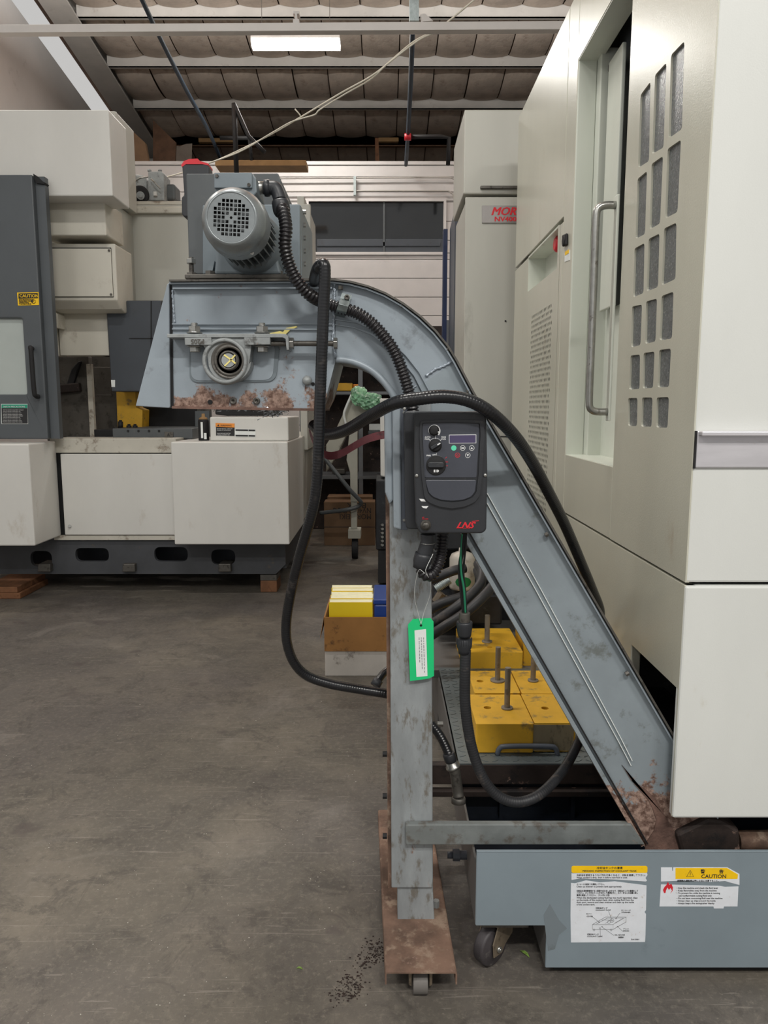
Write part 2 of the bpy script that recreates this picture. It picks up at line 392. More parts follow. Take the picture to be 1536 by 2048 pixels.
# timber column and stacked odd boards in the dark corner
b = B(); b.box(-4.6,-4.3,15.2,15.5,0,zc(15.4)-.1); b.build('column', 'steel_white', ceil)
PY = [10.15, 11.35, 12.5, 13.7, 14.95, 16.2]
for i, y in enumerate(PY):
    b = B(); b.box(-4.3, 5.0, y, y+.02, zc(y), zc(y)+.17); b.box(-4.3, 5.0, y, y+.07, zc(y), zc(y)+.012)
    if i == 4: b.box(-4.3, 5.0, y, y+.08, zc(y)-.02, zc(y)+.17)
    b.build('purlin', 'steel_white' if i < 4 else 'wood_beam', ceil)
random.seed(3)
shared = {}
for i in range(len(PY)-1):
    ya, yb = PY[i]+.04, PY[i+1]-.01
    ns = 8
    for k in range(-8, 9):
        x0 = k*.565+.24; x1 = x0+.562
        key = (i, (k*7+i*3) % 4)
        if key not in shared:
            bm = B(); rr = random.Random(i*10+key[1]); dn = .06+.03*rr.random(); sd = .025+.015*rr.random(); G = []
            for a in range(ns+1):
                row = []
                for c in range(ns+1):
                    s, t = a/ns, c/ns; y = ya+(yb-ya)*s
                    z = zc(y)-zc(ya)+.16-dn*math.sin(math.pi*s)**.7-sd*math.sin(math.pi*t)**.6*(.5+.5*math.sin(math.pi*min(1,max(0,s))))
                    z += -.02*math.sin(math.pi*t)*(s > .9)
                    row.append(bm.bm.verts.new((t*.549, y-ya, z)))
                G.append(row)
            for a in range(ns):
                for c in range(ns): bm.face([G[a][c], G[a][c+1], G[a+1][c+1], G[a+1][c]], True)
            me = bpy.data.meshes.new('insulation_panel'); bm.bm.to_mesh(me); bm.bm.free(); me.materials.append(MATS['insulation']); shared[key] = me
        me = shared[key]
        if i == 2 and k == 4:
            me = me.copy(); me.materials.clear(); me.materials.append(MATS['foil'])
        o = bpy.data.objects.new('insulation_panel', me); sc.collection.objects.link(o); o.parent = ceil; o.location = (x0, ya, zc(ya))
        if i == 2 and k == 4: o['label'] = 'shiny silver foil panel between dull brown ones'
# loose hanging insulation flap at the far left corner
b = B(); g = [[(-4.2+.12*i, 14.9-.05*j, zc(14.9)-.02-.16*j-.12*i*(j > 2)+.03*math.sin(i*1.7+j)) for i in range(6)] for j in range(5)]
V = [[b.bm.verts.new(p) for p in r] for r in g]
for j in range(4):
    for i in range(5): b.face([V[j][i], V[j][i+1], V[j+1][i+1], V[j+1][i]], True)
b.build('insulation_flap', 'insulation', ceil)
# light fixtures, each with its lamp
proto = None
for i, (x, y, z, ln, wt, up) in enumerate(LAMPS):
    if proto is None:
        root = thing('ceiling_light', (x, y, z), 'glowing white fluorescent ceiling fixture hanging below the brown insulation', 'ceiling light')
        b = B(); b.box(x-ln/2, x+ln/2, y-.12, y+.12, z+.06, z+.10); b.build('housing', 'lamp_body', root)
        b = B(); b.prism([(x-ln/2,y-.10,z+.06),(x-ln/2,y+.10,z+.06),(x-ln/2,y+.07,z-.02),(x-ln/2,y-.07,z-.02)], (ln,0,0)); b.build('diffuser', 'tube_light', root)
        b = B()
        for s in (-.45, .45): b.cyl((x+s,y,z+.1),(x+s,y,zc(y)+.1), .004, n=6)
        b.build('hanger', 'dark_steel', root); proto = root
    else:
        root = proto.copy(); sc.collection.objects.link(root); root.location = (x, y, z); root['label'] = ['', 'white strip light high above the beige machine cabinet', 'white strip light above the open left milling machine', 'white strip light just above the curved conveyor neck, nearer than the beam', 'white strip light behind the camera on the left', 'white strip light directly behind the camera', 'white strip light behind the camera on the right', 'added fill strip aimed at the ceiling over the aisle, left of centre', 'added fill strip aimed at the ceiling over the aisle, right of centre'][i]
        root['group'] = 'fluorescent fixtures out of the picture'
        for c in proto.children:
            if c.type == 'MESH': q = c.copy(); sc.collection.objects.link(q); q.parent = root
    ld = bpy.data.lights.new('lamp', 'AREA'); ld.shape = 'RECTANGLE'; ld.size = ln; ld.size_y = .25; ld.energy = wt; ld.color = (1, .97, .92)
    lo = bpy.data.objects.new('lamp', ld); sc.collection.objects.link(lo); lo.parent = root; lo.location = (0, 0, -.05)
    if up:  # unseen upward fill, added to brighten the ceiling
        ld = bpy.data.lights.new('fill_uplight', 'AREA'); ld.shape = 'RECTANGLE'; ld.size = ln; ld.size_y = .25; ld.energy = up; ld.color = (1, .98, .95)
        lo = bpy.data.objects.new('fill_uplight', ld); sc.collection.objects.link(lo); lo.parent = root; lo.location = (0, 0, .14); lo.rotation_euler = (math.pi, 0, 0)
# white crane beam across the picture
b = B(); b.pprism([(-160,50),(1500,39),(1500,56),(-160,66)], 6.0, 6.03); b.pprism([(-160,64),(1500,54),(1500,56),(-160,66)], 6.03, 6.10)
o = b.build('roof_beam', 'beam_white', label='long white steel beam running across just under the ceiling light', cat='beam', bev=.003)
b = B(); b.pprism([(586,22),(598,22),(598,27),(594,27),(594,38),(598,38),(598,46),(586,46),(586,38),(590,38),(590,27),(586,27)], 6.0, 6.08); b.build('beam_clip', 'beam_white', o)
b = B(); b.pprism([(818,-120),(837,-120),(838,41),(819,41)], 6.04, 6.1); b.build('hanger_strut', 'galvanised', o)
b = B(); b.pprism([(841,28),(850,27),(866,41),(845,43)], 6.0, 6.06); b.build('beam_bracket', 'beam_white', o)
# sprinkler pipes
o = hose('sprinkler_pipe', 'sprinkler_blue', [(275,-20,9.0),(315,65,9.6),(370,175,10.6),(415,258,11.6),(440,315,12.6)], .028, ridge=0, label='dark blue sprinkler pipe slanting down from the top left of the roof', cat='pipe')
b = B(); b.tube([P(440,276,12.0),P(505,276,12.0)], .03, 8); b.build('branch_pipe', 'black_paint', o)
o = hose('sprinkler_pipe', 'sprinkler_blue', [(825,65,8.6),(822,150,9.4),(817,250,10.6),(812,330,12.0)], .028, ridge=0, label='dark blue vertical pipe hanging right of the ceiling light', cat='pipe')
b = B(); b.tube([P(816,274,10.9),P(880,273,10.9),P(898,276,10.9),P(896,330,10.9)], .03, 8); b.build('branch_pipe', 'black_paint', o)
b = B(); b.cyl(P(809,274,10.88),P(822,274,10.88),.045,n=10); b.build('coupling', 'red_plastic', o, label='red coupling')
b = B(); b.tube([P(468,207,9.6),P(470,260,9.6),P(473,345,9.6)], .030, 8)
o = b.build('stand_pipe', 'black_paint', label='black upright pipe with a slanted brace behind the grey motor', cat='pipe')
b = B(); b.tube([P(468,207,9.6),P(497,272,9.6),P(515,290,9.6),P(530,305,9.6)], .024, 8); b.tube([P(498,270,9.62),P(503,320,9.62)], .02, 8); b.build('brace', 'black_paint', o)
# white partition wall made of siding boards, with the office window
YWL = 12.2
wb = empty_struct('wall_partition', (0,YWL,0))
zt = P(768,330,YWL).z; zs = [0, .3]
vs = [330,354,384,404]
edges = [P(768,v,YWL).z for v in vs]; z = edges[-1]
while z > .2: z -= .287; edges.append(max(z, 0))
wx0, wx1 = P(617,450,YWL).x, P(888,450,YWL).x; wz1, wz0 = P(768,402,YWL).z, P(768,506,YWL).z
edges = sorted(edges+[wz0, wz1], reverse=True)
for a, c in zip(edges, edges[1:]):
    if a-c < .012: continue
    zm = (a+c)/2
    for x0, x1 in (((-4.9, wx0), (wx1, 3.6)) if wz0 < zm < wz1 else ((-4.9, 3.6),)):
        b = B(); b.box(x0, x1, YWL, YWL+.08, c+.004, a-.004); b.build('siding_board', 'siding', wb, bev=.004, seg=1)
b = B(); b.box(-4.9, 3.6, YWL-.02, YWL+.1, zt, zt+.05); b.build('cap_rail', 'siding', wb)
wn = empty_struct('window_1', (0,YWL,0))
b = B(); b.plate([[(wx0-.03,wz0-.03),(wx1+.03,wz0-.03),(wx1+.03,wz1+.03),(wx0-.03,wz1+.03)], [(wx0+.01,wz0+.01),(wx1-.01,wz0+.01),(wx1-.01,wz1-.01),(wx0+.01,wz1-.01)]], YWL-.03, YWL+.06); b.build('window_frame', 'siding', wn)
xm = P(768,450,YWL).x
for x0, x1 in ((wx0, xm), (xm, wx1)):
    b = B(); b.box(x0, x1, YWL+.03, YWL+.05, wz0, wz1); b.build('window_pane', 'dark_glass', wn)
b = B(); b.box(xm-.012, xm+.012, YWL, YWL+.03, wz0, wz1); b.build('window_mullion', 'machine_grey', wn)
b = B(); b.pbox(634,478,886,504,YWL+.015,YWL+.028); b.pbox(634,484,880,492,YWL,YWL+.016); b.build('window_blind', 'head_grey', wn)
o = hose('wall_conduit', 'steel_white', [(545,357,YWL-.07),(700,356,YWL-.07),(880,355,YWL-.07),(905,357,YWL-.07),(912,362,YWL-.07)], .012, ridge=0, label='upper thin grey conduit running along the white siding wall', cat='pipe')
o = hose('wall_conduit', 'steel_white', [(545,383,YWL-.07),(700,382,YWL-.07),(880,382,YWL-.07),(898,384,YWL-.07),(907,392,YWL-.07),(909,420,YWL-.07),(909,460,YWL-.07)], .012, ridge=0, label='lower thin grey conduit that bends down right of the office window', cat='pipe')
b = B(); b.pbox(707,352,712,390,YWL-.1,YWL-.04); b.build('clamp_strut', 'galvanised', o)
# junk on top of the partition
b = B(); b.pbox(430,320,612,331,10.3,10.6); b.build('loft_plank', 'tan_board', label='tan plank lying on top of the white partition wall', cat='plank')
b = B(); b.pbox(397,276,468,284,14.8,14.9); b.build('loft_board', 'tan_board', label='short light board fixed on the far brown roof timber, at left', cat='plank')
b = B(); b.pbox(757,275,797,283,14.8,14.9); b.build('loft_board', 'tan_board', label='short light board on the far brown roof timber, left of the blue vertical pipe', cat='plank')
b = B(); b.prism([P(750,276,14),P(757,276,14),P(759,330,14),P(751,330,14)], (0,.05,0)); b.build('loft_post', 'wood', label='thin reddish wooden post below the far roof timber', cat='post')
b = B(); b.pprism([(252,250),(290,285),(300,340),(250,345)], 12.5, 12.6); b.build('stained_plywood', 'cardboard_far', label='stained brown panel in the loft corner above the milling machine', cat='panel')
b = B(); b.pprism([(306,240),(352,285),(350,330),(306,330)], 13.2, 13.24); b.build('dark_plywood', 'wood_beam', label='dark brown slanted panel in the loft right of the white rafter', cat='panel')
# twisted white cables
r = random.Random(2)
pp = [(330,355,8.6),(372,343,8.2),(440,318,7.9),(530,275,7.6),(600,235,7.3),(680,187,7.0),(750,147,6.8),(825,85,6.6),(880,55,6.4),(958,-8,6.2)]
hose('hanging_cable', 'cable_white', pp, .007, ridge=0, label='straighter of the two white cables drooping across the ceiling', cat='cable')
pp = [(418,326,7.85),(480,303,7.7),(540,268,7.5),(578,246,7.35),(600,238,7.28),(630,229,7.15),(640,219,7.1),(690,188,6.98),(742,158,6.85),(775,128,6.7),(835,82,6.5),(868,66,6.4)]
hose('hanging_cable', 'cable_white', pp, .0065, ridge=0, label='kinked white cable twisted around the straighter one', cat='cable')
b = B(); b.tube([P(590,218,7.3),P(601,231,7.3)], .006, 6); b.build('cable_tie', 'cable_white', label='short stub of tie on the kinked white cable', cat='cable')

# ================================================================== milling machine on the left
mm = thing('milling_machine', (-1.9, 6.6, 0), 'large cream milling machine with dark grey sliding door, standing on wood blocks', 'machine')
b = B()
outl = [(-3.4,.30),(-.86,.30),(-.80,.38),(-.80,.50),(-.80,.62),(-3.4,.62)]
def oval(u0,v0,u1,v1,Y):
    x0,x1,z1,z0 = P(u0,v0,Y).x, P(u1,v0,Y).x, P(768,v0,Y).z, P(768,v1,Y).z
    return rounded([(x0,z0),(x1,z0),(x1,z1),(x0,z1)], (z1-z0)*.5, 6)
YB = 5.98; zb0 = P(768,1148,YB).z
outl = [(-3.5,zb0),(-.88,zb0),(-.80,zb0+.08),(-.80,.62),(-3.5,.62)]
b.plate([outl, oval(60,1102,103,1133,YB), oval(150,1096,217,1123,YB), oval(308,1094,375,1123,YB), oval(422,1099,470,1129,YB)], YB, YB+.04)
b.build('bed_casting', 'casting_grey', mm)
b = B(); b.box(-3.5, -.82, YB+.3, 8.1, zb0+.02, .62); b.build('bed_core', 'tank_inside', mm)
b = B(); b.box(-.86,-.80,YB+.04,8.1,zb0+.04,.62); b.build('bed_side', 'casting_grey', mm)
for u in (88, 257, 449):
    b = B(); b.pprism([(u-12,1128),(u+12,1128),(u+13,1144),(u-13,1144)], 5.93, 6.1); b.build('levelling_foot', 'dark_steel', mm, bev=.006)
def mbox(name, m, u0, v0, u1, v1, Y0, Y1, bev=.006, **k):
    b = B(); b.pbox(u0,v0,u1,v1,Y0,Y1); return b.build(name, m, mm, bev=bev, **k)
mbox('apron_rail', 'cream_dirty', 100, 877, 352, 906, 5.96, 6.3)
mbox('apron_panel', 'cream', 125, 908, 352, 1070, 5.94, 5.97)
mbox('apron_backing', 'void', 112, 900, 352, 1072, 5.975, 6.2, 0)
mbox('lower_rail', 'cream_dirty', 108, 1071, 352, 1080, 5.95, 6.2, 0)
b = B(); b.cyl(P(139,1052,5.94), P(139,1052,5.925), .012, n=12); b.build('latch_knob', 'steel', mm)
xr = P(345,980,5.7).x; xs = P(577,980,5.7).x
b = B(); b.box(xr, xs, 5.7, 6.75, P(768,1089,5.7).z, P(768,884,5.7).z); b.build('right_cover', 'cream', mm, bev=.008)
b = B(); b.box(-1.2, xs-.012, 6.76, 8.2, P(768,1089,5.7).z+.02, P(768,884,5.7).z); b.build('side_cover', 'beige_far', mm, bev=.006)
xl = P(63,980,5.5).x
b = B(); b.box(-3.4, xl, 5.5, 5.96, P(768,1092,5.5).z, P(768,888,5.5).z); b.build('left_cover', 'cream', mm, bev=.01)
# operator door
dz0, dz1 = P(768,878,5.75).z, P(768,349,5.75).z; dx1 = P(96,878,5.75).x; wnx = P(50,720,5.75).x; wz_0, wz_1 = P(768,789,5.75).z, P(768,636,5.75).z
b = B(); b.plate([[(-3.6,dz0),(dx1,dz0),(dx1,dz1),(-3.6,dz1)], rounded([(-3.3,wz_0),(wnx,wz_0),(wnx,wz_1),(-3.3,wz_1)], .02)], 5.75, 5.82)
door = b.build('sliding_door', 'door_grey', mm, bev=.008)
b = B(); b.box(-3.32, wnx+.01, 5.785, 5.80, wz_0-.01, wz_1+.01); b.build('door_window', 'window_frost', door)
b = B(); hp = [P(64,697,5.75),P(61,697,5.68),P(62,702,5.66),P(68,780,5.66),P(72,792,5.68),P(76,793,5.75)]
b.tube(smooth_pts(hp,6), .017, 12); b.build('door_handle', 'black_paint', door)
b = B(); b.box(dx1+.001, dx1+.07, 5.80, 5.86, dz0, dz1); b.build('door_edge', 'door_grey', mm)
def decal(name, m, uv, Y, parent, th=.003): 
    b = B(); b.pprism(uv, Y-th, Y); return b.build(name, m, parent)
decal('caution_label', 'label_yellow', [(34,585),(77,584),(78,610),(36,611)], 5.75, door)
b = B(); b.pprism([(37,587),(74,586),(74,596),(37,597)], 5.743, 5.747); b.text('CAUTION', P(38,595.5,5.745), .045, bold=.001); b.bm.free()
b = B(); b.pprism([(37,587),(75,586),(75,596),(37,597)], 5.743, 5.747); b.build('label_header', 'black_print', door)
b = B(); b.text('CAUTION', P(39,594.6,5.742), .0315, bold=.0006); b.build('label_title', 'label_yellow', door)
b = B()
for k, t in enumerate(('EYE PROTECTION', 'REQUIRED WHEN', 'OPERATING', 'THIS MACHINE')): b.text(t, P(38,600.5+k*2.9,5.744), .0135, bold=.0003)
b.tube([P(67+4*math.cos(a),603+3.6*math.sin(a),5.744) for a in [i*.5 for i in range(13)]], .0015, 6); b.pprism([(62,600),(65,600),(65,606),(62,604)],5.743,5.745)
b.build('label_print', 'black_print', door)
decal('safety_label', 'label_white', [(2,808),(55,808),(56,848),(3,848)], 5.75, door)
b = B(); b.pprism([(3,816.5),(54.5,816.5),(55,847),(4,847)], 5.743, 5.747); b.build('label_field', 'black_print', door)
b = B(); b.pprism([(3,809),(54.5,809),(54.5,816),(3,816)], 5.743, 5.747); b.build('label_header', 'label_green', door)
b = B(); b.text('SAFETY PRECAUTIONS', P(6,814.8,5.742), .0165)
for k in range(9): b.text('Read the operation manual before starting this machine'[:44-(k*7)%9], P(6,820.5+k*3,5.742), .0085)
b.build('label_print', 'white_print', door)
# head covers and column
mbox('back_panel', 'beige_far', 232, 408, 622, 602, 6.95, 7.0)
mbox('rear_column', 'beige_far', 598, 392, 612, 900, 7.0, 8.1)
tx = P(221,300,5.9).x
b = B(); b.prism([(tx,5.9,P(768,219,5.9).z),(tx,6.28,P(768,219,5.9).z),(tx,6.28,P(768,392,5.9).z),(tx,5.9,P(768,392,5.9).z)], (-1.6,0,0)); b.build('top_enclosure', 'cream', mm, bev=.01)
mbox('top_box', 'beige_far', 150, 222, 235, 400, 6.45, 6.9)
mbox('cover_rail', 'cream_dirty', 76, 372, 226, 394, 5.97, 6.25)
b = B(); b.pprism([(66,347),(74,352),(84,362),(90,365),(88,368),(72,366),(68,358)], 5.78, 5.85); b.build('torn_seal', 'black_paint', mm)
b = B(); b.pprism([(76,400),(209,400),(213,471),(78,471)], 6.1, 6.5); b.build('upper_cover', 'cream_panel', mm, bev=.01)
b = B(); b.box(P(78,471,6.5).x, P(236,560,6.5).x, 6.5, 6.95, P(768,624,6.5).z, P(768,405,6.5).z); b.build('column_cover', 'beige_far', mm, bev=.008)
pr = [(6.2,P(768,487,6.2).z),(6.6,P(768,487,6.2).z),(6.6,P(768,624,6.3).z),(6.36,P(768,624,6.3).z),(6.27,P(768,616,6.2).z),(6.2,P(768,600,6.2).z)]
xa, xb = P(83,550,6.2).x, P(233,550,6.2).x
b = B(); b.prism([(xa,y,z) for y,z in pr], (xb-xa,0,0)); hb = b.build('head_cover', 'cream_panel', mm, bev=.012)
b = B(); b.pprism([(97,497),(221,497),(226,593),(103,593)], 6.185, 6.2); ip = b.build('inspection_plate', 'cream_panel', hb, bev=.003)
b = B(); b.plate([[tuple(P(u,v,6.2).xz) for u,v in ((95,495.5),(222.5,495.5),(227.5,594.5),(101,594.5))],[tuple(P(u,v,6.2).xz) for u,v in ((97,497),(221,497),(226,593),(103,593))]],6.194,6.2); b.build('plate_gap', 'black_print', hb)
b = B()
for u,v in ((101,502),(218,501),(106,589),(222,589)): b.cyl(P(u,v,6.185),P(u,v,6.178),.010,n=8)
b.build('plate_screw', 'dark_steel', hb)
mbox('lower_cover', 'cream_panel', 118, 625, 216, 711, 6.45, 6.6)
mbox('lower_cover', 'cream_panel', 90, 630, 116, 712, 6.46, 6.6)
b = B(); b.pprism([(90,612),(97,612),(115,628),(115,656),(92,652)], 6.3, 6.45); b.build('corner_cover', 'cream_panel', mm, bev=.004)
mbox('dark_gap', 'void', 205, 690, 222, 712, 6.5, 6.6, 0)
b = B(); b.pprism([(213,625),(252,625),(252,601),(322,601),(322,783),(223,783)], 6.4, 6.9); hd = b.build('spindle_cover', 'head_grey', mm, bev=.008)
b = B(); b.pprism([(301,602),(303,602),(303,783),(301,783)], 6.394, 6.402); b.pprism([(258,676),(322,676),(322,677.5),(258,677.5)], 6.394, 6.402)
b.build('panel_seam', 'black_paint', hd)
decal('small_label', 'label_white', [(222,760),(230,760),(230,774),(223,774)], 6.4, hd)
# interior of the machine
mbox('inner_wall', 'dirty_inside', 90, 712, 420, 882, 7.5, 7.55, 0)
b = B(); b.pprism([(96,712),(176,712),(184,880),(98,880)], 6.9, 7.0); b.build('inner_panel', 'dirty_inside', mm, bev=.01)
b = B(); b.pprism([(172,728),(182,728),(190,878),(180,878)], 6.85, 6.9); b.build('inner_rail', 'cream_dirty', mm, bev=.004)
b = B(); b.pprism([(103,771),(157,765),(160,783),(104,788)], 6.84, 6.9); b.build('inner_bracket', 'dark_rust', mm, bev=.01)
b = B(); b.pprism([(142,738),(156,722),(162,722),(146,770),(132,770)], 6.86, 6.9); b.build('inner_arm', 'black_paint', mm, bev=.01)
b = B(); b.pprism([(182,734),(222,734),(222,792),(184,792)], 7.3, 7.32); b.build('inner_plate', 'dirty_inside', mm, bev=.004)
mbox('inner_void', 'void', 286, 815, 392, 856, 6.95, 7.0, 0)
b = B(); b.pprism([(232,783),(270,783),(272,815),(285,820),(284,855),(235,855)], 6.7, 6.9); b.build('wiper_cover', 'yellow', mm, bev=.006, label='yellow steel cover under the spindle')
tb = mbox('work_table', 'machine_grey', 225, 857, 385, 878, 6.2, 6.9)
mbox('table_saddle', 'black_paint', 188, 859, 392, 880, 6.35, 7.2)
b = B()
for u in (256,277,298,318): b.cyl(P(u,862,6.2),P(u,862,6.195),.010,n=10)
b.build('table_hole', 'void', tb)
b = B(); b.pprism([(329,864),(346,864),(346,874),(329,874)],6.19,6.2); b.build('name_tag','dark_steel',tb)
b = B(); b.text('A', P(334,872.5,6.188), .036); b.build('name_tag_letter','black_print',tb)
for u, v in ((241,840),(258,848),(270,848)):
    b = B(); b.cyl(P(u,857,6.5),P(u,v+3,6.5),.022,n=10); b.cyl(P(u,v+3,6.5),P(u,v,6.5),.014,n=6); b.build('clamp_stud','black_paint',mm)
# top rail and the hydraulic unit standing on it
b = B(); b.pbox(265,413,372,426,6.9,7.3); b.pbox(265,402,385,412,6.95,7.4); rl = b.build('top_rail', 'cream_dirty', mm, bev=.008)
hu = thing('hydraulic_unit', tuple(P(300,404,7.1)), 'grimy hydraulic valve unit with round black motor on the cream shelf rail', 'machine unit')
b = B(); b.pprism([(296,343),(322,342),(328,347),(328,401),(296,401)], 7.05, 7.25); b.cyl(P(299,344,7.1),P(299,339,7.1),.02,n=8); b.cyl(P(320,343,7.1),P(320,339,7.1),.02,n=8); b.build('valve_body', 'cast_iron', hu, bev=.02)
b = B(); b.pprism([(258,346),(290,350),(294,360),(294,400),(262,400)], 7.15, 7.3); b.build('manifold', 'cast_iron', hu, bev=.02)
b = B(); b.cyl(P(281,389,7.12),P(281,389,6.98),.075,n=28); b.build('motor', 'black_paint', hu, bev=.01)
b = B(); b.cyl(P(281,391,6.98),P(281,391,6.95),.035,n=16); b.cyl(P(281,391,6.95),P(281,391,6.93),.016,n=12); b.build('motor_shaft', 'cast_iron', hu)
b = B(); b.tube(smooth_pts([P(262,375,7.0),P(268,365,6.98),P(280,356,6.98),P(296,354,7.0)]),.008,8); b.tube(smooth_pts([P(302,358,7.0),P(310,366,6.98),P(321,378,7.0)]),.006,8); b.build('tube', 'steel', hu)
b = B(); b.pbox(329,367,350,400,7.15,7.35); b.build('coupling_box', 'machine_grey', hu, bev=.02)
b = B(); b.pbox(307,383,313,391,7.02,7.05); b.build('connector', 'cream', hu)
# control box, can and scraps standing on the right cover
zt2 = P(768,884,5.7).z+.001
x0, x1 = P(420,860,5.85).x, P(577,860,5.85).x
cb = thing('control_box', ((x0+x1)/2, 6.0, zt2), 'white electrical box with orange warning label on the right machine cover', 'box')
b = B(); b.box(x0, x1, 5.85, 6.6, zt2, P(768,834,5.85).z); b.build('body', 'cream', cb, bev=.01)
decal('warning_label', 'black_print', [(432,853),(469,855),(469,872),(432,871)], 5.85, cb)
decal('warning_header', 'label_orange', [(431,846),(469,847),(469,855),(431,853.5)], 5.849, cb, .004)
b = B(); b.text('WARNING', P(441,852.7,5.843), .018); b.pprism([(434.5,852),(438.5,852),(436.5,848.5)],5.842,5.844); b.build('warning_title','black_print',cb)
b = B()
for k,t in enumerate(('BEFORE SERVICE, TURN OFF', 'POWER AT THE SOURCE', '', 'MAIN BREAKER MUST BE', 'LOCKED AGAINST USE')): b.text(t, P(434,858.5+k*3,5.845), .0095)
b.build('warning_text','white_print',cb)
decal('rating_label', 'label_white', [(470,858),(511,859),(511,875),(470,873.5)], 5.85, cb)
b = B(); b.pprism([(471,858.5),(496,859),(496,862),(471,861.5)],5.843,5.846); b.pprism([(497,859),(510,859.3),(510,862.3),(497,862)],5.843,5.846)
b.pprism([(471,869.5),(496,870),(496,873),(471,872.5)],5.843,5.846); b.pprism([(497,870),(510,870.3),(510,873.3),(497,873)],5.843,5.846); b.build('rating_print','black_print',cb)
cx = P(404,850,5.9).x; cy = 5.95
can = thing('spray_can', (cx, cy, zt2), 'black spray can with yellow nozzle tip beside the white control box', 'can')
b = B(); b.lathe((cx,cy,zt2),(0,0,1),[(0,.040),(.004,.042),(.15,.042),(.16,.040),(.165,.036)],24); b.build('can_body','black_paint',can)
b = B(); b.lathe((cx,cy,zt2+.165),(0,0,1),[(0,.036),(.012,.030),(.02,.014),(.045,.012)],16); b.build('nozzle','tan_board',can)
b = B(); b.text('LUBE', (cx-.005,cy-.044,zt2+.03), .05); b.bm.free()
b = B(); b.box(cx-.012,cx+.004,cy-.0435,cy-.04,zt2+.02,zt2+.145); b.box(cx+.01,cx+.03,cy-.0405,cy-.034,zt2+.012,zt2+.06); b.build('can_label','label_white',can)
b = B(); b.pprism([(430,818),(548,818),(548,832),(455,832),(430,829)], 5.9, 6.3); o = b.build('cover_lid', 'black_paint', label='black tray resting on the white control box under the conveyor head', cat='tray', bev=.01)
b = B(); b.pprism([(390,822),(418,822),(419,880),(391,880)], 6.75, 6.85); b.build('rear_post', 'machine_grey', mm)
# wooden blocks under the machine
for (u0,v0,u1,v1,Y0,lb) in ((521,1160,554,1182,6.0,'wooden block under the right end of the milling machine'),(-45,1147,40,1186,5.78,'wooden block at the left picture edge under the milling machine')):
    root = thing('wooden_block', (P((u0+u1)/2,v1,Y0).x, Y0+.1, 0), lb, 'block', 'blocks under the milling machine')
    zz = min(P(768,v0,Y0).z, zb0-.06); x0, x1 = P(u0,v1,Y0).x, P(u1,v1,Y0).x
    if u0 < 0: 
        b = B(); b.box(x0,x1,Y0,Y0+.5,0,zz*.5); b.build('timber','wood',root,bev=.006); b = B(); b.box(x0+.02,x1-.02,Y0,Y0+.5,zz*.5,zz); b.build('timber','wood',root,bev=.006)
    else:
        b = B(); b.box(x0,x1,Y0,Y0+.22,0,zz); b.build('timber','wood',root,bev=.006)
        b = B(); b.box(x0,x1,Y0,Y0+.22,zz,zz+.05); b.build('steel_pad','dark_steel',root,bev=.004)
        b = B(); b.box(x0-.01,x1-.02,Y0+.02,Y0+.22,zz+.05,zb0); b.build('screw_jack','casting_grey',mm)

# ================================================================== far aisle: shelf rack, white conveyor, cartons
YR = 8.6
rk = thing('shelf_rack', (P(715,1000,YR).x, YR+.3, 0), 'grey steel shelf rack in the dark aisle behind the conveyor arch', 'shelf')
for v in (783, 952, 700): 
    b = B(); b.pbox(600, v, 900, v+6, YR, YR+.6); b.build('shelf_board', 'shelf_steel', rk)
for u in (600, 717, 890):
    b = B(); b.box(P(u,900,YR).x, P(u,900,YR).x+.05, YR+.01, YR+.06, 0, P(768,640,YR).z); b.build('upright', 'shelf_steel', rk)
b = B(); b.box(P(600,900,YR).x, P(890,900,YR).x, YR+.62, YR+.64, 0, P(768,640,YR).z); b.build('back_sheet', 'dark_rust', rk)
def farbox(name, m, u0, v0, u1, v1, Y0, Y1, label, cat, **k):
    b = B(); b.pbox(u0,v0,u1,v1,Y0,Y1); return b.build(name, m, label=label, cat=cat, bev=.01, **k)
farbox('plastic_tray','yellow',663,766,705,782,YR+.05,YR+.3,'yellow tray on the top shelf of the rack, seen through the arch','tray')
farbox('storage_bin','label_orange',706,768,720,782,YR+.1,YR+.3,'small orange bin next to the yellow tray','bin')
farbox('parts_box','cream_dirty',660,830,676,845,YR+.1,YR+.3,'pale parts box on the rack left of the white conveyor','box') if 0 else None
farbox('parts_bag','label_white',738,848,764,861,8.9,9.1,'white bag of parts on a rack between the hoses, right of the cream conveyor leg','bag')
farbox('parts_crate','machine_grey',736,862,770,869,8.75,9.1,'thin grey tray below the white bag on the rack','tray')
farbox('steel_part','dark_steel',664,938,690,948,YR+.1,YR+.3,'dark steel part on the lower rack shelf','part')
def crumple(name, m, c, r, parent=None, seed=1, sub=3, sx=(1,1,1), amp=.25, **k):
    b = B(); bmesh.ops.create_icosphere(b.bm, subdivisions=sub, radius=1)
    rr = random.Random(seed); ph = [(rr.uniform(2,11), rr.uniform(0,6), Vector((rr.uniform(-1,1),rr.uniform(-1,1),rr.uniform(-1,1)))) for _ in range(9)]
    for v in b.bm.verts:
        n = v.co.normalized(); d = 1+sum(math.sin(f*n.dot(q)*2+p)*amp/4 for f,p,q in ph)
        v.co = Vector((n.x*sx[0], n.y*sx[1], n.z*sx[2]))*r*d+Vector(c)
    return b.build(name, m, parent, **k)
YW = 7.4
wc = thing('white_conveyor', (P(711,1060,YW).x, YW, 0), 'cream chip conveyor on a caster leg in the aisle, head wrapped in green film', 'conveyor')
b = B(); b.pprism([(703,792),(745,826),(754,838),(716,838),(715,868),(692,872),(674,910),(652,945),(652,890),(672,858)], YW+.03, YW+.4); b.build('body', 'far_conveyor', wc, bev=.01)
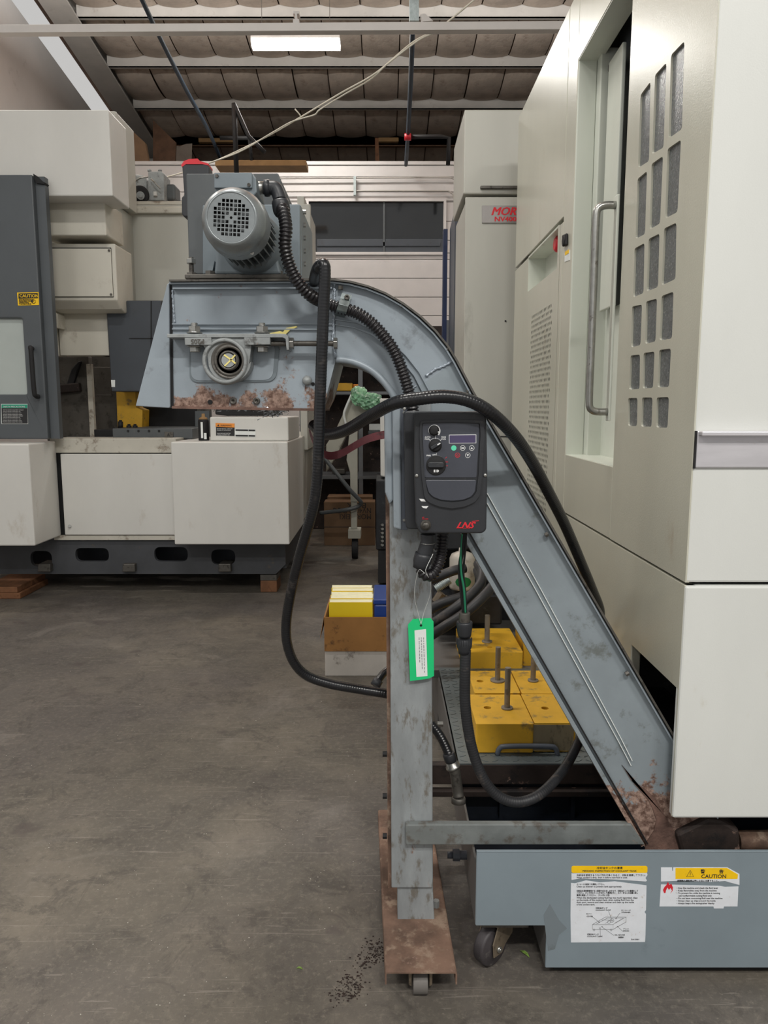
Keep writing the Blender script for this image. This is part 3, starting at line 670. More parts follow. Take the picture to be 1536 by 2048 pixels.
b = B(); b.pprism([(701,845),(715,835),(715,1004),(701,1004),(700,945),(693,920)], YW-.05, YW+.03); b.build('support_post', 'far_conveyor', wc, bev=.006)
b = B(); b.pprism([(702,1003),(714,1003),(714,1058),(702,1058)], YW-.04, YW+.02); b.build('inner_leg', 'far_conveyor', wc, bev=.004)
b = B(); b.box(P(697,1060,YW).x, P(722,1060,YW).x, YW-.1, YW+.1, P(768,1074,YW).z, P(768,1057,YW).z); b.build('foot_plate', 'far_conveyor', wc, bev=.004)
zf = P(768,1075,YW).z; cxx = P(710,1080,YW).x
b = B(); b.cyl((cxx-.03,YW+.0,zf/2),(cxx+.03,YW+.0,zf/2),zf/2,n=24); b.build('caster_wheel', 'black_paint', wc, bev=.004)
crumple('film_wrap', 'green_wrap', P(740,803,YW-.12), .10, wc, 5, 5, (1.15,.9,.8), .13)
crumple('film_wrap', 'green_wrap', P(718,791,YW-.1), .085, wc, 8, 5, (.95,.8,1.05), .15)
b = B(); b.tube(smooth_pts([P(703,790,YW-.02),P(692,815,YW-.03),P(688,830,YW-.03),P(692,850,YW-.02)]), .012, 8); b.build('cable', 'label_white', wc)
b = B(); b.tube(smooth_pts([P(640,905,YW-.1),P(660,930,YW-.15),P(680,955,YW-.2),P(700,980,YW-.2),P(719,1000,YW-.16),P(722,1007,YW-.12),P(714,1014,YW-.1),P(690,1020,YW-.1),P(640,1026,YW)]), .02, 10)
b.build('power_cable', 'machine_grey', label='grey cable looping around the white conveyor leg', cat='cable')
for (u0,v0,u1,v1,Y0,lb,m) in ((648,1004,750,1079,8.1,'brown carton with black handwriting behind the white conveyor leg','cardboard_far'),(655,993,745,1010,8.35,'brown carton behind the carton with handwriting','cardboard_far')):
    root = thing('carton', (P((u0+u1)/2,v1,Y0).x, Y0+.1, 0), lb, 'box')
    b = B(); b.box(P(u0,1040,Y0).x,P(u1,1040,Y0).x,Y0,Y0+.24,0,P(768,v0,Y0).z); b.build('box_body', m, root, bev=.005)
    if Y0 == 8.1:
        b = B(); b.box(P(u0,1040,Y0).x,P(u1,1040,Y0).x,Y0-.002,Y0,P(768,1054.5,Y0).z,P(768,1053.5,Y0).z)
        for t,u,v in (('MORI SEIKI',743,1028),('NV4000 DCG',743,1016),('BOX',733,1006)): b.text(t, P(u,v,Y0-.001), .085 , ang=math.pi, wide=.85 if len(t)>4 else 1.2)
        b.build('handwriting', 'black_print', root)
dk = thing('hose_reel_cart', (P(760,1100,6.2).x, 6.3, 0), 'dark cart with shiny fittings left of the grey support post', 'cart')
b = B(); b.pbox(752, 960, 900, 1100, 6.2, 6.9); b.build('body', 'dark_kit', dk, bev=.01)
b = B(); b.box(P(756,1000,6.2).x, P(900,1000,6.2).x, 6.2, 6.9, .03, P(768,1101,6.2).z); b.build('base', 'black_paint', dk)
b = B(); b.pprism([(760,797),(800,797),(800,962),(761,952)], 6.3, 6.5); b.build('bin', 'cream', dk, bev=.01)
b = B()
for k in range(6): b.cyl(P(763,1050+k*8,6.18),P(765,1050+k*8,6.14),.012,n=8)
b.build('fitting', 'steel', dk)

# ================================================================== second machine (cabinet) behind the right one
XM = .76
cm = thing('machine_cabinet', (1.3, 5.2, 0), 'tall beige machine with grey name plate and red lettering, behind the front machine', 'machine')
Y2 = 4.9
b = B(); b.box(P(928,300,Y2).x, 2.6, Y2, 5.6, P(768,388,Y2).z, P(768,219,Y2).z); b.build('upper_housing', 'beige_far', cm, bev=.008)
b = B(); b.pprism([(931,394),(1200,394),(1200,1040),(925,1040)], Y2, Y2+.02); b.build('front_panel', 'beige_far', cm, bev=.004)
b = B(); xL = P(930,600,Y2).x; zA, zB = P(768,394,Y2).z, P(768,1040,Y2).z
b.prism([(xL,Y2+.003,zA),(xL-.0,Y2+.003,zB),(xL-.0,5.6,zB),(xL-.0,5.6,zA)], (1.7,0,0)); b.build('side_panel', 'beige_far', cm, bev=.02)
b = B(); b.box(xL+.01, 2.4, Y2+.02, 5.6, .0, zB); b.build('base', 'dark_kit', cm)
b = B(); b.pprism([(961,371),(1100,371),(1100,377),(961,377)], Y2-.02, Y2); b.build('hand_rail', 'dark_steel', cm, bev=.004)
b = B(); b.pprism([(964,411),(1150,411),(1150,446),(964,446)], Y2-.008, Y2); np_ = b.build('name_plate', 'name_plate', cm, bev=.002)
b = B(); [b.text('MORI SEIKI', P(981+k*.8,430,Y2-.009-k*.0001), .068, shear=.3, wide=1.04) for k in range(3)]; b.build('maker_lettering', 'red_print', np_)
b = B(); [b.text('NV4000', P(988+k*.5,442.5,Y2-.009-k*.0001), .040, wide=1.2) for k in range(3)]; b.build('model_lettering', 'red_print', np_)
b = B(); b.box(xL-.0, 2.4, Y2-.004, Y2, P(768,874,Y2).z, P(768,872,Y2).z); b.build('panel_seam', 'black_print', cm)
b = B(); b.cyl(P(1011,642,Y2),P(1011,642,Y2-.004),.006,n=8); b.build('screw', 'black_paint', cm)
xb1 = P(908,600,6.6).x
b = B(); b.prism([(xb1,6.6,0),(xb1,7.1,0),(xb1,7.1,P(768,463,7.2).z),(xb1,6.6,P(768,415,6.6).z)], (.04,0,0)); b2 = b.build('machine_screen', 'slate_paint', label='slate grey and blue side panel between the window and the beige cabinet', cat='panel')
b = B(); b.box(P(885,600,7.15).x, P(893,600,7.15).x, 7.1, 7.2, 0, P(768,463,7.2).z); b.build('blue_edge', 'blue_paint', b2, label='dark blue edge strip')
# ================================================================== machine on the right
rm = thing('machining_center', (1.5, 3.0, 0), 'tall beige machine nearest the camera at right, with open door and steel handle', 'machine')
def sy(u, v, X=XM):
    p = PX(u, v, X); return (p.y, p.z)
YF, YE, ZT, ZBT = 1.85, sy(1031,520)[0], 3.12, P(1400,1635,1.85).z
zseam = PX(1370,1168,XM).z
ysm = sy(1122,600)[0]                    # vertical seam left of the door frame
def side(name, m, loops, c0=XM, c1=XM+.03, parent=rm, bev=.003, **k):
    b = B(); b.plate(loops, c0, c1, 'YZ'); return b.build(name, m, parent, bev=bev, seg=1, **k)
# door opening
oy1, oy0 = sy(1137,700)[0], sy(1228,880)[0]; oz0, oz1 = sy(1180,922)[1], sy(1160,113)[1]
ydoor = oy0
g = .004
# far upper panel, lower cabinet door with recess and perforation
zst = sy(1118,449)[1]
side('upper_panel', 'beige', [[(ysm+g,zst+.012),(YE,zst+.012),(YE,ZT),(ysm+g,ZT)]])
ypx0, ypx1 = sy(1113,700)[0], YE
rec = [sy(1057,514), sy(1116,461), sy(1112,540), sy(1053,581)]
ry0, ry1 = sy(1115,500)[0], sy(1056,550)[0]; rz0, rz1 = sy(1085,560)[1], sy(1085,488)[1]
# perforations
hy0, hy1 = sy(1104,640)[0], sy(1062,640)[0]; hz1 = sy(1083,618)[1]; hz0 = sy(1080,1040)[1]
zv = sy(1090,1072)[1]
loops = [[(ypx0,zv+g),(YE,zv+g),(YE,zst-.006),(ypx0,zst-.006)], [(ry0,rz0),(ry1,rz0),(ry1,rz1),(ry0,rz1)]]
nc, nr = 17, 40
for r_ in range(nr):
    for c in range(nc-(r_ % 2)):
        cy_ = hy0+(c+.5+.5*(r_ % 2))*(hy1-hy0)/nc; cz = hz0+(r_+.5)*(hz1-hz0)/nr; ra, rb = (hy1-hy0)/nc*.27, (hz1-hz0)/nr*.38
        loops.append([(cy_+ra*math.cos(a), cz+rb*math.sin(a)) for a in [k*math.pi/3 for k in range(6)]])
side('vented_door', 'beige', loops, XM, XM+.0012, bev=0)
side('side_strip', 'beige', [[(ysm+g,zseam+g),(ypx0-g,zseam+g),(ypx0-g,zst-.006),(ysm+g,zst-.006)]])
b = B(); b.box(XM+.031, XM+.05, ysm, YE-.01, zseam, ZT-.02); b.bm.free()
# recess box
b = B(); d = .09
b.box(XM+d, XM+d+.01, ry0-.01, ry1+.01, rz0-.01, rz1+.01); b.build('recess_back', 'beige_inner', rm)
e_ = .001; b = B(); b.box(XM+e_, XM+d, ry1-e_, ry1+.01, rz0-.01, rz1+.01); b.box(XM+e_, XM+d, ry0-.01, ry0+e_, rz0-.01, rz1+.01); b.box(XM+e_, XM+d, ry0, ry1, rz1-e_, rz1+.01); b.box(XM+e_, XM+d, ry0, ry1, rz0-.01, rz0+e_); b.build('recess_frame', 'beige_inner', rm)
p = Vector((XM+d, ry0+.16, (rz0+rz1)/2+.05))
b = B(); b.box(p.x-.02, p.x, ry0+.03, ry0+.12, p.z-.13, p.z+.12); b.build('switch_plate', 'dark_steel', rm)
b = B(); b.lathe(p, (-1,0,0), [(0,.018),(.04,.018),(.045,.036),(.06,.036),(.07,.026)], 20); b.build('stop_button', 'red_plastic', rm, label='red mushroom stop button')
b = B(); b.lathe((XM,)+sy(1133,482), (-1,0,0), [(0,.02),(.012,.022),(.016,.018)], 16); b.build('door_button', 'black_paint', rm)
b = B(); q = [sy(1127,462), sy(1137,452), sy(1138,500), sy(1130,504)]
b.prism([(XM-.012,y,z) for y,z in [sy(1129,470), sy(1137,466), sy(1137,490), sy(1129,494)]], (.012,0,0)); b.build('lock_switch', 'black_paint', rm, bev=.006)
b = B(); b.prism([(XM-.002,y,z) for y,z in [sy(1130,506), sy(1140,500), sy(1140,520), sy(1130,524)]], (.002,0,0)); b.build('small_label', 'label_white', rm)
b = B(); b.prism([(XM-.003,y,z) for y,z in [sy(1131,504), sy(1139,499), sy(1139,506), sy(1131,511)]], (.002,0,0)); b.build('label_band', 'label_yellow', rm)
# black backing behind perforations and inner volume
b = B(); b.box(XM+.030, XM+.034, ypx0+.02, YE-.02, zv+.02, rz0-.03); b.build('vent_backing', 'void', rm)
# frame panel around the door opening, then sliding door up to the corner
yo1 = oy1
side('frame_post', 'beige', [[(yo1,zseam+g),(ysm-g/2,zseam+g),(ysm-g/2,ZT),(yo1,ZT)]])
side('frame_head', 'beige', [[(oy0,oz1),(yo1-.001,oz1),(yo1-.001,ZT),(oy0,ZT)]])
side('frame_sill', 'beige', [[(oy0,zseam+g),(yo1-.001,zseam+g),(yo1-.001,oz0),(oy0,oz0)]])
W = {
 0:[[(1281,190),(1301,163),(1298,322),(1276,336)],[(1310,150),(1333,125),(1327,295),(1304,308)],[(1342,110),(1369,82),(1364,258),(1337,277)]],
 1:[[(1275,358),(1294,342),(1290,468),(1271,478)],[(1303,328),(1326,312),(1320,447),(1299,459)],[(1335,298),(1362,279),(1355,424),(1330,437)]],
 2:[[(1269,497),(1289,486),(1287,586),(1266,595)],[(1297,478),(1319,467),(1316,574),(1293,583)],[(1328,457),(1353,445),(1351,558),(1323,571)]],
 3:[[(1264,613),(1284,609),(1281,690),(1262,695)],[(1292,603),(1314,597),(1311,683),(1290,688)],[(1323,592),(1347,583),(1344,677),(1319,681)]],
 4:[[(1261,711),(1280,709),(1279,778),(1258,779)],[(1287,706),(1309,703),(1306,776),(1285,777)],[(1318,700),(1342,697),(1338,774),(1315,775)]],
 5:[[(1256,796),(1275,796),(1274,852),(1256,852)],[(1284,795),(1305,795),(1303,854),(1282,853)],[(1313,795),(1338,794),(1335,856),(1312,855)]]}
holes = []
for r_ in range(6):
    for q in W[r_]: holes.append([sy(u,v) for u,v in q])
zc0, zc1 = zseam+g, ZT
door2 = side('sliding_door', 'beige', [[(YF,zc0),(oy0-.002,zc0),(oy0-.002,zc1),(YF,zc1)]]+[rounded(h,.012,3) for h in holes], XM, XM+.010)
for h in holes:
    ys = [p[0] for p in h]; zz = [p[1] for p in h]
    b = B(); b.box(XM+.006, XM+.012, min(ys)-.006, max(ys)+.006, min(zz)-.006, max(zz)+.006); b.build('window_pane', 'speckled_glass', door2)
# door frame reveals
b = B(); b.box(XM+.002, XM+.075, yo1-.005, yo1+.03, oz0-.02, oz1+.02); b.build('door_jamb', 'beige_inner', rm, bev=.004)
b = B(); b.box(XM+.075, XM+.16, yo1-.06, yo1+.0, oz0-.02, oz1+.02); b.build('jamb_rail', 'beige_inner', rm, bev=.004)
b = B(); b.box(XM+.002, XM+.09, oy0-.1, yo1, oz1-.004, oz1+.02); b.build('door_head', 'beige_inner', rm)
b = B(); b.box(XM+.002, XM+.14, oy0-.1, yo1, oz0-.03, oz0+.001); b.build('door_sill', 'beige_inner', rm)
b = B(); b.box(XM+.095, XM+.11, yo1-.26, yo1-.09, sy(1215,520)[1]-.12, oz1-.05); b.build('inner_door_edge', 'beige_inner', rm, bev=.004)
b = B(); b.box(XM+.13, XM+.14, oy0-.1, yo1-.06, oz0-.05, sy(1225,520)[1]-.1); b.build('inner_guard', 'beige_inner', rm)
b = B(); b.box(XM+.142, XM+.15, oy0-.1, yo1-.06, sy(1225,520)[1]-.12, oz1+.1); b.build('inner_cover', 'door_grey', rm)
b = B(); b.box(XM+.10, XM+.17, yo1-.10, yo1-.06, oz1-.07, oz1-.045); b.build('door_roller', 'dirty_white', rm, bev=.004)
# handle
XH = XM-.075
hp = [PX(1240,404,XM-.01), PX(1222,402,XM-.045), PX(1200,412,XH), PX(1192,440,XH), PX(1186,600,XH), PX(1180,770,XH), PX(1181,795,XH), PX(1192,813,XH+.01), PX(1214,826,XM-.03), PX(1224,828,XM-.01)]
yh = sum(p.y for p in hp[3:6])/3
hz_t, hz_b = PX(1200,404,XH).z, PX(1190,824,XH).z
arc = [(XM-.012, hz_t),(XH+.03,hz_t),(XH+.008,hz_t-.008),(XH,hz_t-.035),(XH,hz_t-.2),(XH,hz_b+.2),(XH,hz_b+.035),(XH+.008,hz_b+.008),(XH+.03,hz_b),(XM-.012,hz_b)]
b = B(); b.tube(resample(smooth_pts([(x,yh,z) for x,z in arc],8),.012), .0125, 14); b.build('door_handle', 'steel', door2, label='brushed steel tube handle')
b = B(); b.box(XM-.014, XM-.006, yh-.018, yh+.016, hz_b-.03, hz_t+.03); b.build('handle_strip', 'beige_inner', door2, bev=.002)
# lower side skirt with the cut-out for the conveyor
ny0, ny1, nz = sy(1356,1380)[0], sy(1262,1310)[0], sy(1262,1290)[1]
ny0 = max(ny0, YF+.02)
side('lower_side', 'beige', [[(YF,ZBT),(YF+.012,ZBT),(YF+.012,nz),(ny1,nz),(ny1,sy(1262,1340)[1]-.45),(YE,sy(1262,1340)[1]-.45),(YE,zv-g),(ypx0,zv-g),(ypx0,zseam-g),(YF,zseam-g)]])
b = B(); b.box(XM+.04, XM+.05, YF+.03, YE-.03, zseam-.3, zseam+.05); b.build('seam_backing', 'black_paint', rm)
# front
XR = 2.3
b = B(); b.box(XM+.0005, XR, YF-.001, YF+.03, zseam+g, ZT); b.build('front_upper_panel', 'beige_front', rm, bev=.006)
b = B(); b.box(XM+.0005, XR, YF-.004, YF+.026, ZBT, zseam-g); b.build('front_lower_panel', 'beige_front', rm, bev=.006)
b = B(); b.box(XM+.03, XR, YF+.03, YE, ZT-.03, ZT); b.build('roof_panel', 'beige', rm)
b = B(); b.box(XR-.03, XR, YF+.03, YE, .4, ZT-.03); b.build('far_side_panel', 'beige', rm)
b = B(); b.box(XM+.03, XR-.03, YE-.03, YE, .1, ZT-.03); b.build('rear_panel', 'beige', rm)
b = B(); b.box(XM+.55, XM+.58, YF+.05, YE-.05, ZBT, ZT-.05); b.build('inner_body', 'black_paint', rm)
b = B(); b.box(XM+.05, XR-.05, 2.95, YE-.05, 0.0, ZBT+.1); b.build('base', 'dark_kit', rm)
x0 = P(1394,900,YF-.01).x; z1, z0 = P(1450,862,YF-.01).z, P(1450,936,YF-.01).z
b = B(); b.box(x0, XR-.1, YF-.008, YF, z0, z1); hb_ = b.build('handle_plate', 'aluminium', rm, bev=.003, label='brushed aluminium handle plate')
b = B(); b.box(x0+.002, XR-.1, YF-.03, YF-.008, z1-.012, z1); b.build('plate_lip', 'aluminium', hb_, bev=.003)
b = B(); b.box(x0-.004, x0, YF-.006, YF, z0-.002, z1); b.build('plate_gap', 'black_paint', hb_)

# ================================================================== coolant tank
YT, ZTK = 1.8, P(1100,1703,1.8).z
xt0 = P(952,1776,YT).x; xt1 = P(1093,1860,YT).x; zlo = P(952,1851,YT).z; zbt = max(.03, P(1200,1942,YT).z)
YPL = P(900,1527,2.3).y; YPL = (1.5-ZTK)/ -( (lambda r_: r_[2]/r_[1])(ray(900,1527)) )
YPB = (1.5-ZTK)/ -( (lambda r_: r_[2]/r_[1])(ray(900,1335)) )
tk = thing('coolant_tank', (1.0, 2.4, 0), 'blue-grey wheeled coolant tank under the right machine, two worn labels on its front', 'tank')
XTR = 1.75
b = B(); b.plate([[(xt0,zlo),(xt1,zlo),(xt1,zbt),(XTR,zbt),(XTR,ZTK),(xt0,ZTK)]], YT, YT+.006)
fp = b.build('front_panel', 'tank_blue', tk, bev=.002, seg=1)
b = B(); b.box(xt0, XTR, YT-.001, YT+.008, ZTK-.002, ZTK+.001); b.build('front_rim', 'tank_blue', tk, bev=.001)
ZSD = .318
b = B(); b.box(xt0, xt0+.006, YT+.006, YPB, zlo, ZSD); b.build('side_panel', 'tank_side', tk)
b = B(); b.box(xt1, xt1+.006, YT+.006, YPL+.3, zbt, zlo); b.build('step_side', 'tank_side', tk)
b = B(); b.box(xt0+.006, XTR, YT+.006, YPB, zlo, zlo+.006); b.build('tank_bottom', 'tank_inside', tk)
b = B(); b.box(xt1+.03, XTR, YT+.03, YPB, .001, zbt+.0); b.build('tank_skid', 'black_paint', tk)
b = B(); b.box(xt0+.006, XTR, YPL+.05, YPL+.056, zlo+.006, ZTK-.03); b.build('inner_baffle', 'tank_inside', tk)
for u in (1005, 1150):
    x = P(u,1600,YPL).x; b = B(); b.box(x-.006, x+.006, YPL+.02, YPL+.05, zlo+.006, ZTK-.09); b.build('baffle_rib', 'tank_inside', tk)
xl_ = P(864,1550,YPL).x
b = B(); b.box(xl_-.02, 1.1, YPL, YPL+.03, P(900,1584,YPL).z+.025, ZTK-.004); b.build('cross_beam', 'dark_rust', tk, bev=.004)
b = B(); b.box(xl_-.02, xt0+.55, YPL-.02, YPL+.01, P(900,1588,YPL).z, P(900,1577,YPL).z); b.build('lower_rail', 'dark_rust', tk, bev=.002)
# tread plate cover with raised bars
xp0 = P(918,1527,YPL).x
b = B(); b.box(xp0, 1.15, YPL+.0, YPB, ZTK-.004, ZTK); tp = b.build('tread_plate', 'tread', tk)
b = B(); rr = random.Random(4)
ny = int((YPB-YPL)/.034); nx = int((1.15-xp0)/.034)
for j in range(ny):
    for i in range(nx):
        x = xp0+.018+i*.034; y = YPL+.018+j*.034
        a = .55 if (i+j) % 2 else -.55
        if i > 6 and j > 3: continue
        c, s_ = math.cos(a)*.013, math.sin(a)*.013; nx_, ny_ = -math.sin(a)*.0026, math.cos(a)*.0026
        b.prism([(x-c,y-s_,ZTK),(x+nx_,y+ny_,ZTK),(x+c,y+s_,ZTK),(x-nx_,y-ny_,ZTK)], (0,0,.0015))
b.build('tread_bars', 'tread', tp, kind='stuff')
hz = ZTK
b = B(); hh = [P(998,1510,YPL+.05),P(1004,1500,YPL+.05),P(1020,1497,YPL+.05),P(1060,1498,YPL+.05),P(1108,1502,YPL+.05),P(1122,1508,YPL+.05)]
yy = YPL+.06; xa_, xb_ = PZ(998,1508,ZTK+.02).x, PZ(1120,1508,ZTK+.02).x
b.tube(resample(smooth_pts([(xa_,yy,ZTK),(xa_+.006,yy,ZTK+.022),(xa_+.03,yy,ZTK+.03),(xb_-.03,yy,ZTK+.03),(xb_-.006,yy,ZTK+.022),(xb_,yy,ZTK)],8),.008), .0085, 10); b.build('lift_handle', 'slate_paint', tk)
# caster under the step
zw = zlo-.0
b = B(); xc0, xc1 = P(963,1853,YT+.01).x, P(1058,1853,YT+.01).x; b.box(xc0, xc1, YT+.012, YT+.12, zw-.016, zw); cs = b.build('caster_plate', 'dark_steel', tk, bev=.002)
cxm = P(988,1900,YT+.05).x; R = .055; ax = Vector((.66,-.75,0)).normalized()
cc = Vector((cxm-.008, YT+.06, R))
b = B(); b.lathe(cc-ax*.019, ax, [(0,.012),(0,.030),(.002,.032),(.002,R-.006),(.005,R-.001),(.010,R),(.028,R),(.033,R-.001),(.036,R-.006),(.036,.032),(.038,.030),(.038,.012)], 40); b.build('caster_wheel', 'caster_tread', cs)
b = B()
fv = Vector((ax.y,-ax.x,0)) # along fork
for s_ in (1,-1):
    o_ = cc+ax*(.024*s_)
    pr_ = [(-.018,-.020),(.016,-.020),(.030,.0),(.060,.020),(.062,.060),(-.004,.062),(-.022,.02)]
    b.prism([o_+(-fv)*a*1.0+Vector((0,0,c)) for a,c in pr_], ax*(.004*s_))
top = cc+Vector((0,0,.060)); b.prism([top+ax*.028-fv*-.004, top-ax*.028-fv*-.004, top-ax*.028-fv*.062, top+ax*.028-fv*.062], (0,0,.004))
b.build('caster_fork', 'brass_grime', cs, bev=.002)
b = B(); b.cyl(cc+ax*.026, cc+ax*.034, .008, n=12); b.cyl(cc+ax*.034, cc+ax*.037, .005, n=12); b.build('axle_bolt', 'steel', cs)
# drain valve at the left
dv = Vector((xt0-.02, 2.02, P(900,1710,2.02).z))
b = B(); b.cyl((xt0,2.02,dv.z),(xt0-.02,2.02,dv.z),.013,n=8); b.cyl((xt0-.02,2.02,dv.z),(xt0-.04,2.02,dv.z),.017,n=8); b.cyl((xt0-.04,2.02,dv.z),(xt0-.056,2.02,dv.z),.010,n=12); b.build('drain_valve', 'slate_paint', tk)
# ---- labels on the tank front
def onT(uv, th, m, name, parent, off=0):
    b = B(); b.pprism(uv, YT-off-th, YT-off); return b.build(name, m, parent)
la = onT([(1142,1766),(1150,1767),(1172,1761),(1200,1765),(1230,1763),(1262,1767),(1293,1771),(1292,1820),(1289,1824),(1292,1828),(1291,1870),(1290,1884),(1142,1885),(1141,1830)], .0006, 'label_worn', 'instruction_label', fp)
onT([(1143,1747),(1294,1746),(1295,1750),(1291,1756),(1294,1761),(1292,1763),(1262,1761),(1230,1759),(1200,1758),(1180,1758),(1160,1757),(1143,1760)], .0006, 'label_worn', 'label_strip', fp)
b = B(); b.prism([P(u,v,YT-.0006) for u,v in rounded([(1143,1746),(1295,1746),(1295,1732),(1143,1732)],4)], (0,.0006,0)); b.build('label_header','label_yellow',fp)
yl = YT-.0008
b = B()
b.text('冷却油タンクの清掃', P(1219,1738,yl), .0075, align='CENTER'); b.text('PERIODIC INSPECTION OF COOLANT TANK', P(1219,1743.5,yl), .0070, align='CENTER')
for i, (t, v) in enumerate((('冷却油を使用するうちに汚れが多くなると、切粉を清掃して下さい。',1752),('When coolant is dirty, drain it before next fluid is used.',1756.5))): b.text(t, P(1153,v,yl), .0062, wide=.95)
T = [('ストレーナの詰まりを掃除して下さい。',1770),('Clean up strainer to prevent tank appropriately.',1774.5),
('切削油を長時間使用すると蒸発や劣化をしますので、切削油タンクの清掃をして',1783.5),('ください。タンク内のフィルタを外して清掃を行い、カバーをもとの位置に戻し',1787.5),('清掃を実施してください。（六ヶ月に１回）',1792),
('When the discharged cutting fluid has too much vaporized, clean',1797),('up the inside of the coolant tank, drain cutting fluid from the',1801.5),('drain port, remove and clean strainer and clean up the inside',1806),('of the coolant tank.',1810.5)]
for t, v in T: b.text(t, P(1153,v,yl), .0062 if v != 1770 else .0058, wide=.98 if t[0] < 'z' else .72)
for t,u,v in (('切削油ポンプ',1191,1817.5),('COOLANT PUMP',1191,1821.5),('ストレーナ',1242,1822),('STRAINER',1243,1826),('カバー',1172,1829),('COVER',1173,1834),('ドレン',1246,1859),('DRAIN',1246,1863),('切削油タンク',1174,1870),('COOLANT TANK',1174,1874),('OIL GAUGE',1229,1871),('油面計',1236,1876),('SI-41300/1',1262,1880)): b.text(t, P(u,v,yl), .0052)
def ln(pts, r=.00035): b.tube([P(u,v,yl) for u,v in pts], r, 4)
for pts in ([(1185,1849),(1226,1849),(1226,1859),(1185,1859),(1185,1849)],[(1185,1849),(1211,1834),(1252,1834),(1226,1849)],[(1252,1834),(1252,1844),(1226,1859)],[(1193,1848),(1215,1836),(1247,1836),(1230,1846)],[(1203,1840),(1222,1840),(1210,1847)],
            [(1217,1822),(1224,1841)],[(1240,1826),(1232,1837)],[(1184,1833),(1198,1844)],[(1235,1853),(1246,1863)],[(1200,1856),(1201,1874),(1195,1874)],[(1204,1854),(1228,1871)]): ln(pts)
for u,v,r_ in ((1218,1844,.004),(1224,1841,.005),(1188,1860,.0025),(1222,1860,.0025)): b.tube([P(u,v,yl)+Vector((r_*math.cos(a),0,r_*math.sin(a))) for a in [k*.45 for k in range(15)]], .00035, 4)
for u,v in ((1224,1841),(1232,1837),(1198,1844),(1235,1853),(1200,1856),(1204,1853)): b.cyl(P(u,v,yl),P(u,v,yl-.0004),.0012,n=8)
b.build('label_print', 'black_print', fp)
onT([(1322,1735),(1344,1735),(1344.5,1742),(1346,1742),(1346,1735),(1455,1735),(1479,1748),(1479,1770),(1460,1765),(1450,1762),(1436,1763),(1420,1764),(1404,1763),(1390,1763),(1370,1761),(1322,1763)], .0006, 'label_worn', 'caution_label', fp)
onT([(1322,1769),(1360,1770),(1400,1771),(1440,1772),(1450,1774),(1477,1773),(1475,1813),(1448,1813),(1447,1817),(1428,1817),(1427,1813),(1319,1813)], .0006, 'label_worn', 'caution_text_label', fp)
b = B(); b.prism([P(u,v,YT-.0009) for u,v in [(1351,1736),(1454,1736),(1476,1749),(1475,1758),(1351,1758)]], (0,.0004,0)); b.build('caution_field','label_yellow',fp)
b = B(); yl = YT-.0011
b.text('CAUTION', P(1402,1756,yl), .0145, wide=1.0, bold=.0001); b.text('警', P(1401,1746,yl), .0118, bold=.0002); b.text('告', P(1438,1746,yl), .0118, bold=.0002)
ln([(1380.5,1740.5),(1373,1753.5),(1387.5,1753.5),(1380.5,1740.5)], .0005); ln([(1380.5,1744.5),(1380.5,1749.5)], .0007); ln([(1380.5,1751),(1380.5,1751.7)], .0007)
yl = YT-.0008
b.text('夜間無人運転時は特に火災に注意すること。', P(1354,1763,yl), .0056)
for k,t in enumerate(('• Stop the machine and check the fluid level','• Keep flammables away from the machine','• To prevent fire while the machine is running','   use nonflammable cutting fluid only','• Do not leave consuming fluid near the machine','• Always clean up chips around the inside','• Always keep a fire extinguisher nearby')): b.text(t, P(1353,1777.5+k*5.1,yl), .0062, wide=.98)
b.build('caution_print', 'black_print', fp)
b = B(); yl = YT-.001
b.prism([P(u,v,yl) for u,v in [(1326,1780),(1329,1774),(1333,1770),(1336,1764),(1339,1770),(1343,1768),(1346,1775),(1345,1782),(1341,1787),(1344,1781),(1341,1776),(1338,1780),(1335,1775),(1332,1781),(1331,1786),(1328,1786)]], (0,.0004,0))
b.build('flame_sign', 'red_print', fp, label='red flame sign')
b = B(); b.prism([P(u,v,YT-.0003) for u,v in [(1087,1830),(1100,1808),(1118,1840),(1134,1857),(1118,1870),(1110,1898),(1096,1902)]], (0,.0003,0)); b.build('tape_residue', 'gear_box', fp, label='paler patch of old tape residue')

# ---- yellow levelling blocks on the tread plate
ZP = ZTK+.0025
def block(uvs, h, label, m='yellow', holes=(), stud=None, base=ZP):
    """uvs = the four top corners in the picture (front-left, front-right, back-right, back-left)"""
    zt = base+h; q = [PZ(u,v,zt) for u,v in uvs]; yf = (q[0].y+q[1].y)/2; yb = (q[2].y+q[3].y)/2
    xa, xb = (q[0].x+q[3].x)/2, (q[1].x+q[2].x)/2
    holes = holes
    root = thing('levelling_block', ((xa+xb)/2, (yf+yb)/2, base), label, 'block', 'yellow levelling blocks')
    lp = [rounded([(xa,yf),(xb,yf),(xb,yb),(xa,yb)], .008, 3)]
    for u, v in holes:
        c = PZ(u,v,zt); lp.append([(c.x+.013*math.cos(a), c.y+.013*math.sin(a)) for a in [k*math.pi/8 for k in range(16)]])
    b = B(); b.plate(lp, base, zt, 'XY'); b.build('block_body', m, root, bev=.0025)
    if stud:
        u, v, vt, rr_, ws = stud; c = PZ(u,v,zt); ht = P(u,vt,c.y).z
        b = B(); pts = [Vector((c.x,c.y,zt+k*.0022)) for k in range(int((ht-zt)/.0022))]; b.tube(pts, lambda i: rr_*(1 if i % 2 else .9), 12); b.build('threaded_rod', 'rod', root)
        b = B(); b.cyl((c.x,c.y,zt),(c.x,c.y,zt+.006),rr_*(2.6 if ws else 1.9),n=20); b.build('washer', 'rod', root)
    return root
